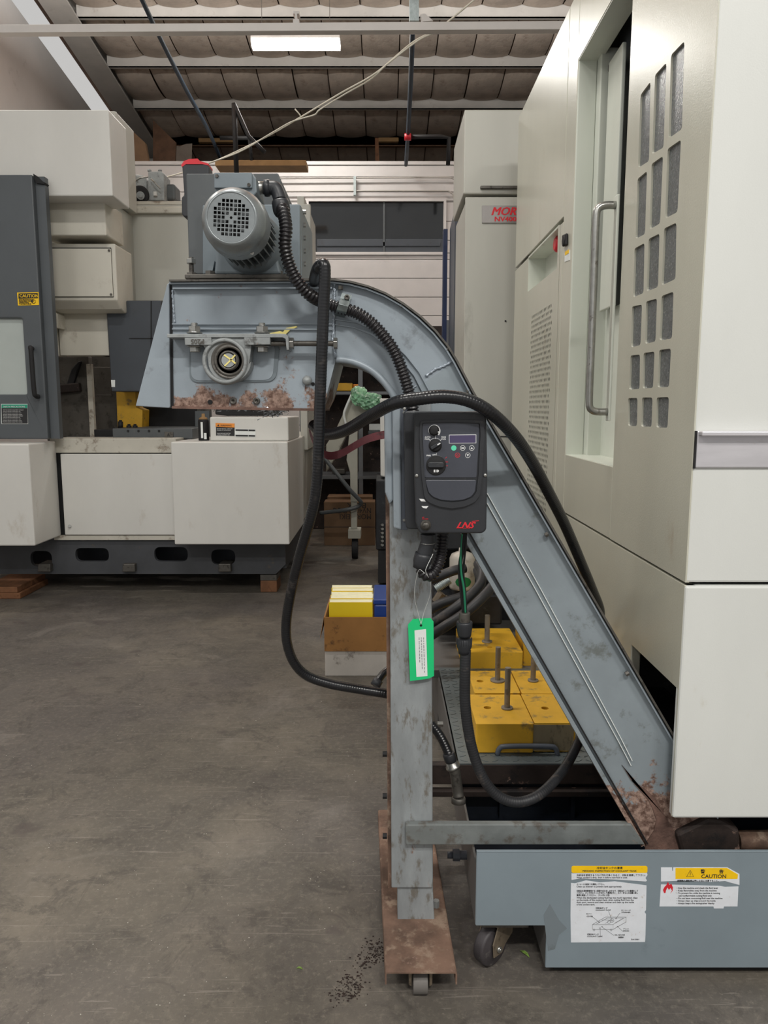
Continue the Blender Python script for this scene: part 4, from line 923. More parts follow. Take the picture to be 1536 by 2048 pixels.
block([(944,1448),(1060,1448),(1048,1390),(942,1388)], .10, 'front left yellow levelling block with a tall threaded rod, on the tread plate', 'yellow', [(975,1415)], (1014,1417,1333,.0105,False))
block([(1061,1446),(1150,1446),(1120,1388),(1049,1388)], .10, 'yellow levelling block beside the front left one, bare brown front, half hidden by the conveyor', 'yellow', [(1090,1416)], None); bare = bpy.data.objects['levelling_block.001']
q_ = PZ(1064,1446,ZP+.10); q2 = PZ(1148,1446,ZP+.10); b = B(); b.box(q_.x, q2.x, q_.y-.002, q_.y+.001, ZP+.004, ZP+.094); b.build('bare_front','bare_block',bare,label='bare brownish front face')
block([(942,1385),(1035,1387),(1026,1342),(941,1341)], .10, 'yellow levelling block with a rod through a washer, behind the front left one', 'yellow', [(960,1362)], (995,1362,1293,.0105,True))
block([(1037,1386),(1110,1388),(1092,1341),(1028,1341)], .10, 'yellow levelling block with a rod close to the incline, second row', 'yellow', [], (1066,1362,1310,.0105,False))
yb_base = ZTK-.0
# rear deck for the two blocks further back
b = B(); b.box(P(866,1340,YPB).x-.05, 1.15, YPB+.005, YPB+1.3, ZTK-.05, ZTK-.012); b.build('rear_deck', 'tank_side', tk, bev=.004)
b = B(); b.box(xt0, xt0+.05, YPB+.005, YPB+1.3, .05, ZTK-.05); b.build('rear_leg', 'tank_side', tk)
block([(914,1305),(1040,1304),(1025,1257),(924,1256)], .085, 'rear yellow levelling block with a tall rod, behind the tread plate', 'yellow', [(979,1294)], (974,1284,1228,.0125,False), ZTK-.011)
block([(1046,1280),(1085,1280),(1065,1252),(1032,1252)], .12, 'rearmost yellow levelling block, mostly hidden behind the incline', 'yellow', [(1000,1270)][:0], None, ZTK-.011)
b = B(); c = Vector((P(993,1260,3.72).x, 3.72, ZTK+.073)); b.tube([Vector((c.x,c.y,c.z+k*.0025)) for k in range(52)], lambda i: .0105*(1 if i%2 else .92), 12); b.build('threaded_rod','rod',label='bare threaded rod standing behind the rear yellow block',cat='rod')
# bolt at the side of the tank
b = B(); p_ = P(886,1448,2.6); b.cyl(p_,p_+Vector((-.02,0,0)),.011,n=6); b.build('side_bolt','steel',tk)
# ================================================================== chip conveyor in the foreground
YC, YK = 1.9, 2.24
cv = thing('chip_conveyor', (.08, 2.05, 0), 'blue-grey chip conveyor with motor on top, curved neck and long incline into the tank', 'conveyor')
top = [(338,563),(600,561),(668,561),(700,565),(735,574),(770,588),(805,608),(840,634),(870,663),(895,694),(912,722)]
inc = [(912,722),(945,785),(1150,1137),(1350,1480),(1440,1634)]
arch = [(673,718),(705,723),(735,736),(760,756),(780,780),(793,803)]
head = [(338,563),(668,561),(672,718),(652,795),(640,819),(345,815)]
Yp = YC+.006
b = B(); b.pprism(head, Yp, YK); hd = b.build('head_housing', 'conveyor_head', cv)
b = B(); b.pprism([(668,561)]+top[3:]+arch[::-1], Yp, YK); neck = b.build('neck_housing', 'conveyor', cv)
b = B(); b.pprism([(912,722),(945,785),(1350,1480),(1440,1634),(1484,1716),(1302,1716),(945,1090),(800,832),(793,803)], Yp, YK); icl = b.build('incline_housing', 'conveyor_low', cv)
# outer cover band along the top edge, inner band below it
b = B(); b.strip(top+inc[1:], 4, YC-.018, YK+.012); b.build('cover_band', 'dark_steel', cv)
b = B(); b.strip([(u,v+5) for u,v in top[:1]]+[(u-2,v+5) for u,v in top[1:7]]+[(u-5,v+4) for u,v in top[7:]+inc[1:]], 3, YC-.012, YC+.004); b.build('cover_flange', 'conveyor', cv)
b = B(); b.strip([(800,832),(945,1090),(1290,1690)], -8, YC-.014, YK+.004); b.build('lower_flange', 'conveyor_low', cv)
b = B(); b.strip([(806,826),(951,1084),(1297,1688)], -3, YC-.006, YC+.004); b.build('flange_gap', 'black_paint', cv)
b = B(); b.tube(resample(smooth_pts([P(u,v,YC-.002) for u,v in arch],6),.01), .009, 12); b.build('arch_bead', 'conveyor', neck)
b = B(); b.strip([(344,812),(500,815),(640,817)], -5, YC-.004, YK); b.build('drip_edge', 'rust_streak', hd)
# ribs of the curved neck and the incline
def rib(uv, parent, w=2, m='conveyor'):
    b = B(); b.strip(uv, w, YC-.001, Yp+.001); return b.build('stiffening_rib', m, parent)
r1 = [(670,640),(714,645),(755,671),(799,690),(828,726),(849,758),(859,781)]
r1 = [(670,640),(712,646),(750,661),(783,684),(812,712),(838,745),(862,790)]
rib(r1, neck); rib([(670,650),(708,656),(744,671),(775,693),(802,720),(828,752),(850,795)], neck)
rib([(974,1007),(1071,1180),(1150,1325),(1237,1484),(1262,1532)], icl, 1.3, 'label_white'); rib([(974,987),(1082,1180),(1160,1325),(1240,1474),(1264,1522)], icl, 1.3, 'label_white')  # incline ribs coloured white in place of the highlight along them
rib([(344,649),(500,649),(664,649)], hd, 2.5); rib([(344,659),(500,659),(664,660)], hd, 2.5)
b = B(); b.pprism([(345,575),(664,574),(664,577),(345,578)], YC-.008, Yp); b.build('top_angle', 'conveyor', hd)
def weld(uvs, parent, r=.0035):
    rr = random.Random(len(uvs)); pts = resample(smooth_pts([P(u,v,YC+.004) for u,v in uvs],8),.004)
    pts = [p+Vector((rr.uniform(-.001,.001),0,rr.uniform(-.001,.001))) for p in pts]
    b = B(); b.tube(pts, lambda i: r*(1+.35*math.sin(i*2.1)), 8); b.build('weld_bead', 'weld', parent)
weld([(345,580),(346,610),(349,645)], hd, .0022); weld([(668,566),(669,600),(668,640),(666,680),(671,716)], neck)
weld([(852,752),(868,740),(885,733),(905,722)], neck); weld([(790,797),(808,786),(832,772)], neck, .003)
# side hood at the discharge end
b = B(); b.pprism([(334,568),(338,566),(340,814),(338,816),(271,812)], YC-.004, YK+.004); b.build('discharge_hood', 'conveyor', cv, bev=.003)
b = B(); b.pprism([(338,566),(343,566),(347,814),(340,814)], YC+.003, YK); b.build('hood_gap', 'black_paint', cv)
# recessed slot plate behind the bearing
sl = rounded([(379,682),(379,765),(552,763),(560,684)], 20, 6)
b = B(); b.prism([P(u,v,YC+.002) for u,v in sl], (0,.003,0)); b.build('slot_rim', 'gear_box', hd)
b = B(); b.prism([P(u,v,YC+.001) for u,v in rounded([(382,684),(382,761),(545,760),(551,686)], 18, 6)], (0,.003,0)); b.build('slot_plate', 'conveyor', hd)
# take-up angle, bolts, bearing
def cyl_px(b, u, v, Y, r, Y1, n=24): b.cyl(P(u,v,Y), (P(u,v,Y).x, Y1, P(u,v,Y).z), r, n=n)
b = B(); b.pprism([(334,668),(560,667),(572,668),(577,674),(578,700),(573,700),(571,678),(565,675),(334,675)], YC-.05, YC+.004); tu = b.build('take_up_angle', 'cast_iron', cv, bev=.0012)
for u in (389, 524):
    c = P(u, 660, YC-.03)
    b = B(); z0 = P(u,667,YC-.03).z; b.cyl((c.x,c.y,z0),(c.x,c.y,z0+.003),.019,n=20); b.cyl((c.x,c.y,z0+.003),(c.x,c.y,z0+.017),.0155,n=6)
    b.tube([(c.x,c.y,z0+.017+k*.0016) for k in range(6)], lambda i: .0085*(1 if i%2 else .86), 12)
    b.build('mounting_bolt', 'steel', tu, bev=.0012, seg=1); b = B()
    z1 = P(u,692,YC-.03).z; b.cyl((c.x,c.y,z1),(c.x,c.y,z1-.003),.020,n=20); b.cyl((c.x,c.y,z1-.003),(c.x,c.y,z1-.015),.0145,n=6)
    b.build('bolt_head', 'steel', tu, bev=.0012, seg=1)
b = B(); b.pprism([(369,676),(422,675),(424,690),(370,690)], YC-.055, YC-.005); b.pprism([(488,675),(540,675),(540,689),(489,690)], YC-.055, YC-.005)
out = [(414,676),(500,676),(503,690),(498,728)]+[(459+43*math.cos(a), 723+42*math.sin(a)) for a in [k*math.pi/14 for k in range(0,15)]]+[(412,700),(406,690)]
b.pprism(out, YC-.045, YC-.002); b.lathe((P(458,722,YC).x,YC-.04,P(458,722,YC-.05).z),(0,-1,0),[(0,.057),(.010,.055),(.013,.052),(.013,.047),(.008,.045)],48,caps=False); bb = b.build('bearing_block', 'cast_iron', cv, bev=.003)
pc = P(458,721,YC-.05); b = B()
b.lathe((pc.x,YC-.045,pc.z), (0,-1,0), [(0,.044),(.003,.044),(.004,.042),(.001,.039),(.001,.037),(.004,.036),(.004,.031),(.0,.030),(.0,.024),(.011,.0235),(.013,.022),(.013,.0185),(.009,.018),(.009,.0)], 48); b.build('bearing_insert', 'dark_steel', bb)
b = B(); b.cyl((pc.x,YC-.056,pc.z),(pc.x,YC-.059,pc.z),.0165,n=28); b.build('shaft_end', 'cast_iron', bb)
b = B()
for p0, p1 in (((447,711),(470,728)),((469,709),(448,731))):
    a, c = P(*p0,YC-.06), P(*p1,YC-.06); b.strip([p0,((p0[0]+p1[0])/2+1,(p0[1]+p1[1])/2),p1], 3, YC-.0605, YC-.059)
b.build('chalk_cross', 'chalk', bb)
b = B(); b.text('P205', P(408,678.5,YC-.0555), .016, ang=math.pi, bold=.0004, th=.0008); b.build('casting_number', 'dark_steel', bb)
# adjusting rod
z = P(600,687,YC-.03).z; x0, x1 = P(541,687,YC-.03).x, P(672,687,YC-.03).x
b = B(); b.tube([(x0+k*.0016,YC-.03,z) for k in range(int((x1-x0)/.0016))], lambda i: .0072*(1 if i%2 else .86), 12); ar = b.build('adjusting_rod', 'dark_steel', cv)
b = B(); xn = P(579,687,YC-.03).x; b.cyl((xn,YC-.03,z),(xn+.011,YC-.03,z),.0145,n=6); b.build('nut', 'steel', ar, bev=.001, seg=1)
b = B(); b.cyl((x1-.006,YC-.03,z),(x1+.004,YC-.03,z),.0145,n=6); b.build('rod_head', 'steel', ar, bev=.001, seg=1)
b = B(); b.box(x0, xn, YC-.022, YC-.004, z-.012, z+.012); b.build('rod_shadow_box', 'black_paint', cv) if 0 else b.bm.free()
b = B(); b.prism([P(u,v,YC-.0005) for u,v in [(532,668),(560,662),(566,664),(572,656),(592,652),(595,654),(580,660),(572,668),(562,669)]], (0,.004,0)); b.build('paper_scrap', 'chalk', cv, label='torn pale yellow paper scrap')
# lower bolts, hole and knob on the head plate
for u, v in ((466,802),(513,802)):
    b = B(); c = P(u,v,YC); b.lathe((c.x,YC+.006,c.z),(0,-1,0),[(0,.0085),(.006,.0085),(.007,.007),(.007,.0035),(.003,.003),(.003,0)],20); b.build('cap_screw', 'dark_steel', hd)
b = B(); cyl_px(b, 420, 804, YC+.004, .006, YC+.008); b.build('bolt_hole', 'void', hd)
b = B(); c = P(614,761,YC); b.lathe((c.x,YC+.006,c.z),(0,-1,0),[(0,.012),(.008,.012),(.014,.008),(.016,.0)],20); b.build('knob', 'cast_iron', hd)
b = B(); cyl_px(b, 626, 768, YC+.004, .0045, YC+.008); b.build('bolt_hole', 'void', hd)
# cover bolts along the curved edge
for u, v, a in ((681,571,90),(806,607,60),(899,697,40),(941,781,30),(1097,1067,30),(1258,1345,30)):
    b = B(); c = P(u,v,YC-.006); d = Vector((math.cos(math.radians(a)),0,math.sin(math.radians(a))))
    b.cyl(c-d*.010,c-d*.001,.0065,n=6); b.build('cover_bolt', 'dark_steel', cv)
# rust gusset, lower joint and pipe at the foot of the incline
b = B(); b.prism([P(u,v,YC+.003) for u,v in [(1244,1530),(1262,1560),(1290,1578),(1312,1598),(1330,1632),(1352,1668),(1364,1700),(1290,1703),(1291,1688),(1308,1662),(1313,1640),(1306,1618),(1296,1598),(1270,1570)]], (0,.004,0))
b.build('rust_patch', 'rust_streak', icl, label='flaking rust patch at the foot of the incline')
b = B(); b.pprism([(1352,1668),(1416,1637),(1444,1640),(1480,1660),(1484,1716),(1366,1716)], YC-.012, YC+.2); b.build('foot_joint', 'dark_rust', cv, bev=.01)
b = B(); za, xb_ = P(1500,1680,YC+.03).z, P(1474,1680,YC+.03).x; b.cyl((xb_,YC+.03,za),(1.7,YC+.03,za),.026,n=20); b.build('rusty_pipe', 'rust', cv)
# conduit clip
b = B(); b.strip([(694,588),(690,604),(683,622),(678,634)], 22, YC-.052, YC-.048); b.bm.free()
cl = [P(694,588,YC-.004),P(690,600,YC-.006),P(690,601,YC-.044),P(687,610,YC-.054),P(683,622,YC-.048),P(679,633,YC-.004)]
b = B(); d = Vector((.024,0,-.006)); A = [b.bm.verts.new(p-d*.5) for p in cl]; C = [b.bm.verts.new(p+d*.5) for p in cl]
for i in range(len(cl)-1): b.face([A[i],A[i+1],C[i+1],C[i]])
bmesh.ops.solidify(b.bm, geom=b.bm.faces[:], thickness=.002)
clip = b.build('conduit_clip', 'galvanised', cv, bev=.001, seg=1)
b = B(); c = P(694,595,YC-.006); b.lathe((c.x,c.y,c.z),(0,-1,0),[(0,.0065),(.006,.0065),(.006,.003),(.003,.003),(.003,0)],16); b.build('clip_screw', 'dark_steel', clip)

# ---- drive on top
b = B(); z0, z1 = P(480,557,YC+.03).z, P(480,548,YC+.03).z; b.box(P(369,550,YC+.03).x, P(592,550,YC+.03).x, YC+.03, YK+.1, z0, z1); b.build('base_plate', 'dark_steel', cv, bev=.002)
b = B(); b.pprism([(372,347),(556,346),(562,362),(562,548),(378,548)], YC+.13, YK+.1); b.build('chain_guard', 'machine_grey', cv, bev=.003)
b = B(); b.pprism([(405,410),(600,408),(600,548),(405,548)], YC+.10, YC+.13); b.build('guard_front', 'gear_box', cv, bev=.003)
b = B(); b.box(P(595,470,YC+.13).x, P(601,470,YC+.11).x, YC+.13, YK+.1, z1, P(600,410,YC+.13).z); b.build('guard_side', 'gear_box', cv, bev=.002)
for k in range(5):
    b = B(); c = P(603,424+k*26,YC+.19); b.cyl(c, c+Vector((.012,0,0)), .006, n=6); b.build('guard_bolt', 'steel', cv)
b = B(); c = P(383,540,YC+.06); b.tube([Vector((c.x,c.y,z1+k*.0018)) for k in range(26)], lambda i: .0065*(1 if i%2 else .88), 12); jb = b.build('jack_bolt', 'dark_steel', cv)
b = B(); b.cyl((c.x,c.y,z1+.030),(c.x,c.y,z1+.042),.0125,n=6); b.build('nut', 'steel', jb, bev=.001, seg=1)
b = B(); b.cyl((c.x,c.y,z1),(c.x,c.y,z1+.008),.0135,n=6); b.build('nut', 'dark_steel', jb, bev=.001, seg=1)
for u in (420, 556):
    b = B(); c = P(u,544,YC+.05); b.cyl((c.x,c.y,z1),(c.x,c.y,z1+.010),.013,n=6); b.build('hold_down_bolt', 'dark_steel', cv)
b = B(); b.pprism([(417,533),(426,521),(429,522),(424,546),(414,546)], YC+.05, YC+.09); b.build('stiffener', 'gear_box', cv)
YM = 1.68; mo = thing('x', (0,0,0), 'x', 'x'); bpy.data.objects.remove(mo)
mc = P(462,435,YM); zM, xM = mc.z, mc.x
# reducer bell behind the motor
b = B(); b.lathe((xM,1.90,zM),(0,1,0),[(0,.060),(.02,.075),(.05,.078),(.05,.085),(.10,.088),(.13,.088)],40); b.build('reducer_bell', 'gear_box', cv)
b = B(); b.pprism([(436,470),(545,470),(562,548),(428,548)], 1.93, YC+.10); b.build('reducer_foot', 'gear_box', cv, bev=.006)
mt = None
b = B(); b.lathe((xM,1.755,zM),(0,1,0),[(0,.052),(.15,.052)],36); mt = b.build('motor', 'motor_fin', cv)
nf = 28
for k in range(nf):
    a = 2*math.pi*k/nf; d = Vector((math.cos(a),0,math.sin(a))); t = Vector((-math.sin(a),0,math.cos(a)))*.0016
    if 0: pass
b = B()
for k in range(nf):
    a = 2*math.pi*k/nf; d = Vector((math.cos(a),0,math.sin(a))); t = Vector((-math.sin(a),0,math.cos(a)))*.0015; c = Vector((xM,1.762,zM))
    b.prism([c+d*.050-t, c+d*.068-t, c+d*.068+t, c+d*.050+t], (0,.135,0))
b.build('cooling_fins', 'motor', mt, kind='stuff')
RC = .071
b = B(); b.lathe((xM,YM+.003,zM),(0,1,0),[(0,.0505),(-.003,.0515),(-.003,.054),(.002,.058),(.010,.064),(.022,.069),(.034,RC),(.072,RC),(.076,RC+.002),(.080,RC+.002),(.082,RC-.002)],56,caps=False); b.build('fan_cover', 'motor', mt)
# grill with square holes
lp = [[(xM+.051*math.cos(a), zM+.051*math.sin(a)) for a in [k*math.pi/24 for k in range(48)]]]
pt = .0086
for i in range(-6,7):
    for j in range(-6,7):
        x, z_ = (i)*pt+(pt/2 if 0 else 0), j*pt
        if (x*x+z_*z_) > .0415**2 or (abs(i) < 1 and abs(j) < 1): continue
        if (i*i+j*j) <= 1 and (i+j) % 2: continue
        a = .0032; ca, sa = math.cos(-.06), math.sin(-.06)
        lp.append([(xM+(x+dx)*ca-(z_+dz)*sa, zM+(x+dx)*sa+(z_+dz)*ca) for dx,dz in ((-a,-a),(a,-a),(a,a),(-a,a))])
lp.append([(xM+.003*math.cos(k*math.pi/5), zM+.003*math.sin(k*math.pi/5)) for k in range(10)])
b = B(); b.plate(lp, YM+.001, YM+.0025); b.build('fan_grill', 'motor', mt)
b = B(); b.cyl((xM,YM+.016,zM),(xM,YM+.018,zM),.052,n=40); b.build('fan_backing', 'void', mt)
b = B()
for k in range(6):
    a = k*math.pi/3+.3; d = Vector((math.cos(a),0,math.sin(a))); t = Vector((-math.sin(a),0,math.cos(a)))*.006; c = Vector((xM,YM+.008,zM))
    b.prism([c+d*.01-t*.4, c+d*.045-t, c+d*.045+t, c+d*.01+t*.4], (0,.004,0))
b.build('fan_blades', 'machine_grey', mt)
for u, v in ((523,415),(501,506)):
    b = B(); c = P(u,v,YM+.06); b.cyl(c,c+Vector((.004,-.006,0)),.0055,n=8); b.build('cover_screw', 'steel', mt)
b = B(); b.pprism([(428,345),(505,346),(512,356),(514,385),(500,400),(430,400)], 1.79, 1.9); tb_ = b.build('terminal_box', 'gear_box', mt, bev=.003)
b = B(); b.pprism([(428,345),(504,345),(504,376),(428,376)], 1.783, 1.79); b.build('terminal_lid', 'gear_box', mt, bev=.002)
for u, v in ((434,352),(498,370)):
    b = B(); c = P(u,v,1.783); b.cyl(c,c+Vector((0,-.003,0)),.004,n=8); b.build('lid_screw', 'dark_steel', mt)
b = B(); b.strip([(506,346),(511,357)], 2, 1.782, 1.9); b.bm.free()
zz = P(520,376,1.84).z; xa_ = P(511,376,1.84).x; xb_ = P(529,376,1.84).x
b = B(); b.lathe((xa_,1.84,zz),(1,0,0),[(0,.013),(.004,.0145),(xb_-xa_,.0145)],24); b.build('cable_gland', 'steel', mt)
# elbow and corrugated conduit from motor to the drive box
b = B(); b.lathe((xb_,1.84,zz),(1,0,0),[(0,.019),(.006,.020),(.012,.019),(.012,.016),(.018,.016)],8); el = smooth_pts([(xb_+.012,1.84,zz),(xb_+.026,1.838,zz-.002),(xb_+.034,1.835,zz-.018),(xb_+.037,1.832,zz-.030)],8); b.tube(el,.016,16)
e = el[-1]; b.lathe(e,(.15,-.03,-1),[(0,.019),(.006,.0205),(.022,.0205),(.028,.019),(.034,.016)],24)
cdt = b.build('conduit_elbow', 'black_plastic', cv)
b = B(); cpts = [tuple(e+Vector((.003,0,-.03))),P(566,420,1.815),P(572,455,1.80),P(570,490,1.80),P(577,525,1.81),P(593,560,1.82),P(620,590,1.835),P(650,606,1.868),P(684,617,1.876),P(712,625,1.872),P(742,645,1.868),P(770,675,1.868),P(790,705,1.868),P(806,745,1.868),P(818,785,1.868),P(824,806,1.868),P(826,826,1.872)]
b.tube(resample(smooth_pts(cpts,12),.0021), corrug(.0138), 14); b.build('conduit', 'conduit', cv, label='black corrugated conduit from the motor to the drive box')
# emergency lamp box behind the guard
b = B(); b.pprism([(364,332),(370,328),(412,328),(418,332),(418,400),(376,400),(376,434),(368,434),(363,428),(363,394),(368,390)], YK+.101, YK+.15); sw = b.build('switch_box', 'black_plastic', cv, bev=.004)
b = B(); b.pprism([(362,330),(368,322),(378,318),(395,317),(400,322),(417,327),(417,331),(405,328),(372,328),(364,334)], YK+.101, YK+.155); b.build('red_cap', 'red_plastic', sw, label='red cap')

# ---- support post, crossbar and foot
b = B(); b.pprism([(778,800),(862,800),(866,1776),(783,1776)], YC+.0, YC+.08); b.build('support_post', 'post', cv, bev=.003)
b = B(); b.pprism([(795,1774),(866,1774),(869,1840),(795,1840)], YC+.008, YC+.075); b.build('post_insert', 'post', cv, bev=.003)
b = B(); b.pprism([(771,975),(779,975),(785,1776),(776,1776)], YC+.03, YC+.09); b.build('rusty_edge', 'rust', cv)
for v in (1508, 1592, 1672):
    b = B(); c = P(774,v,YC+.03); b.cyl(c,c+Vector((-.012,0,0)),.008,n=6); b.build('edge_bolt', 'black_paint', cv)
b = B(); b.pprism([(768,816),(786,808),(787,1000),(779,1010),(770,985)], YC-.02, YC+.07); b.build('post_sleeve', 'conveyor', cv, bev=.006)
b = B(); b.pprism([(784,792),(801,800),(803,1060),(787,1056)], YC-.035, YC+.0); b.build('bracket_channel', 'conveyor', cv, bev=.004)
b = B(); b.pprism([(799,818),(815,818),(815,1060),(801,1060)], YC-.03, YC-.0); bp_ = b.build('bracket_plate', 'slate_paint', cv, bev=.001)
for v in (825, 1040):
    b = B(); c = P(808,v,YC-.03); b.cyl(c,c+Vector((0,-.003,0)),.0035,n=8); b.build('plate_screw', 'steel', bp_)
b = B(); b.pprism([(811,1650),(862,1649),(1263,1649),(1290,1690),(812,1690)], YC-.022, YC-.001); b.build('crossbar', 'crossbar', cv, bev=.003)
# rusty channel foot with its caster
zt_ = .092; ya, yb_ = 1.71, 2.46
q = PZ(770,1944,zt_); xa_, xb_ = q.x, PZ(914,1940,zt_).x
def chan(x0, x1, zt, h, t):
    r_ = .006; o = [(x0,zt-h),(x0,zt-r_),(x0+r_*.3,zt-r_*.3),(x0+r_,zt),(x1-r_,zt),(x1-r_*.3,zt-r_*.3),(x1,zt-r_),(x1,zt-h),(x1-t,zt-h),(x1-t,zt-r_),(x1-r_,zt-t),(x0+r_,zt-t),(x0+t,zt-r_),(x0+t,zt-h)]
    return o
b = B(); b.prism([(x,ya,z) for x,z in chan(xa_,xb_,zt_,.034,.004)], (-.024,yb_-ya+.02,0)); ft = b.build('channel_foot', 'rust', cv)
b = B(); b.cyl(((xa_+xb_)/2+.055,ya+.25,zt_),((xa_+xb_)/2+.055,ya+.25,zt_+.02),.009,n=6); b.build('foot_bolt', 'cast_iron', ft)
for y_ in (ya+.045, yb_-.08):
    xm_ = P(841,1975,1.74).x
    b = B(); b.cyl((xm_-.019,y_,.029),(xm_+.019,y_,.029),.029,n=28); b.build('foot_caster_wheel', 'dirty_white', ft, bev=.002)
    b = B(); zt2_ = zt_-.005
    for s_ in (-1,1):
        b.prism([(xm_+s_*.023,y_-.018,zt2_),(xm_+s_*.030,y_-.018,zt2_-.006),(xm_+s_*.030,y_-.014,.032),(xm_+s_*.023,y_-.014,.026)], (0,.034,0))
    b.box(xm_-.03,xm_+.03,y_-.02,y_+.03,zt2_-.005,zt2_-.001); b.build('foot_caster_fork', 'brass_grime', ft)

# ---- inverter drive box
YD = 1.74
b = B(); b.prism([P(u,v,1.80) for u,v in rounded([(808,822),(968,824),(968,1056),(862,1060),(812,1058)], 8)], (0,.07,0)); vb = b.build('drive_box', 'black_plastic', cv, bev=.003)
b = B(); b.prism([P(u,v,YD) for u,v in rounded([(829,824),(966,823),(973,833),(975,950),(973,1060),(965,1067),(840,1067),(832,1050),(829,950)], 5)], (0,.062,0)); b.build('drive_cover', 'black_plastic', vb, bev=.004)
out = [(841,842),(904,839),(967,841),(969,870),(964,950),(960,990),(950,1004),(930,1013),(904,1017),(878,1013),(858,1005),(849,995),(843,950),(839,870)]
inn = [(844,846),(904,844),(960,846),(961,870),(957,950),(953,984),(944,996),(928,1002),(904,1005),(880,1002),(864,996),(855,985),(849,950),(843,870)]
b = B(); b.plate([[tuple(P(u,v,YD-.006).xz) for u,v in rounded(out,5)], [tuple(P(u,v,YD-.006).xz) for u,v in rounded(inn,4)]], YD-.006, YD); b.build('bezel', 'black_plastic', vb, bev=.001, seg=1)
b = B(); b.prism([P(u,v,YD-.002) for u,v in rounded([(845,847),(904,846),(958,848),(958,870),(953,955),(849,955),(845,870)],4)], (0,.002,0)); fp_ = b.build('control_panel', 'panel_plastic', vb)
b = B(); b.prism([P(u,v,YD-.004) for u,v in rounded([(850,960),(953,960),(950,984),(942,994),(926,1000),(904,1002),(882,1000),(866,994),(857,985)],4)], (0,.004,0)); b.build('lower_shield', 'panel_plastic', vb, bev=.001)
YL = YD-.002
def knob(u, v, r, h, name):
    c = P(u,v,YL); b = B(); b.lathe((c.x,YL,c.z),(0,-1,0),[(0,r*1.12),(.002,r*1.12),(.002,r),(h,r*.94),(h+.001,r*.8),(h+.001,0)],32); return b.build(name, 'black_paint', vb), c
k1, c1 = knob(868,861,.0105,.008,'speed_knob')
k2, c2 = knob(870.5,891,.0135,.005,'selector_knob')
b = B(); a = math.radians(32); d = Vector((math.cos(a),0,math.sin(a))); n_ = Vector((-d.z,0,d.x)); c = Vector((c2.x,YL-.012,c2.z)); b.prism([c-d*.012-n_*.0035,c+d*.012-n_*.0035,c+d*.012+n_*.0035,c-d*.012+n_*.0035],(0,.008,0)); b.build('selector_grip','black_plastic',vb,bev=.001)
k3, c3 = knob(872,930.5,.0205,.002,'power_switch')
b = B(); b.prism([P(u,v,YL-.009) for u,v in rounded([(856,925),(888,925),(888,935),(856,935)],4)],(0,.007,0)); b.build('switch_grip','black_plastic',vb,bev=.001)
b = B(); b.prism([P(u,v,YL-.0005) for u,v in [(898,869.5),(952.5,869),(952.5,886.5),(898,887)]],(0,.001,0)); b.build('display_frame','white_print',vb)
b = B(); b.prism([P(u,v,YL-.0008) for u,v in [(899,870.5),(951.5,870),(951.5,885.5),(899,886)]],(0,.001,0)); b.build('display','lcd',vb,label='dull violet display')
b = B()
yq = YL-.0004
def arc(c, r, a0, a1, w, y=yq):
    N_ = 20; A = []; 
    for k in range(N_):
        t = math.radians(a0+(a1-a0)*k/(N_-1)); ww = w(k/(N_-1)) if callable(w) else w; A.append((Vector((c.x+r*math.cos(t),y,c.z+r*math.sin(t))), Vector((c.x+(r+ww)*math.cos(t),y,c.z+(r+ww)*math.sin(t)))))
    for (p0,q0),(p1,q1) in zip(A,A[1:]): b.prism([p0,q0,q1,p1],(0,.0003,0))
arc(c1,.0122,215,-45,lambda t: .0006+.0030*t*t); arc(c2,.0165,140,42,.0006); arc(c3,.0222,100,55,.0008)
b.text('AUTO\nFWD', P(849.5,875.6,yq), .0048, wide=1.0, bold=.0001); b.text('MAN\nFWD', P(882.5,875.6,yq), .0048, bold=.0001); b.text('PWR', P(853,912.5,yq), .0046, bold=.0002); b.text('OFF', P(864.5,911,yq), .0046, bold=.0001)
for p0,p1 in (((870.5,871),(870.5,879)),((858,879),(861.5,883)),((883,878),(879.5,882)),((872.5,906),(872.5,911))): b.strip([p0,p1],.8,yq,yq+.0003)
c = P(877,864,YL-.0095); b.cyl(c,c+Vector((0,-.0005,0)),.0016,n=8)
c = P(877,887.5,YL); d = Vector((math.cos(.56),0,math.sin(.56))); b.prism([Vector((c.x,YL-.0125,c.z))+d*.004*s1+Vector((-d.z,0,d.x))*.0013*s2 for s1,s2 in ((-1,-1),(1,-1),(1,1),(-1,1))],(0,.0005,0))
b.text('D', P(873,944,YL-.0032), .007, bold=.0006); b.text('E', P(867.5,944,YL-.0032), .007, bold=.0006)
for u,v in ((925.5,896),(943.5,896),(935.5,910.5)):
    arc(P(u,v,yq),.0052,0,360,.0009)
b.prism([P(u,v,yq) for u,v in ((941,898),(946,898),(943.5,893.5))],(0,.0003,0)); b.prism([P(u,v,yq) for u,v in ((933,908.5),(938,908.5),(935.5,913))],(0,.0003,0)); b.prism([P(u,v,yq) for u,v in ((922.5,894.8),(928.5,894.8),(928.5,897.4),(922.5,897.4))],(0,.0003,0))
b.prism([P(u,v,YD-.0004) for u,v in [(838,997.5),(848,998),(851.5,1003),(842,1002.5)]],(0,.0004,0)); b.prism([P(u,v,YD-.0004) for u,v in [(843,1012),(850,1012.5),(857,1012),(853,1017),(846,1016)]],(0,.0004,0))
b.build('panel_print','white_print',vb)
b = B(); arc(P(915,910.5,yq),.0048,0,360,.0009); b.text('O', P(912.6,912.8,yq), .0062, bold=.0003)
b.text('ON', P(891,925,yq), .0042, wide=.9); b.strip([(892,932),(896,932)],.8,yq,yq+.0003); b.strip([(891,917),(894,914)],.8,yq,yq+.0003)
b.text('HP\nPOWER', P(844,1036,YD-.0004), .0036, wide=1.2)
b.build('red_panel_print','red_print',vb)
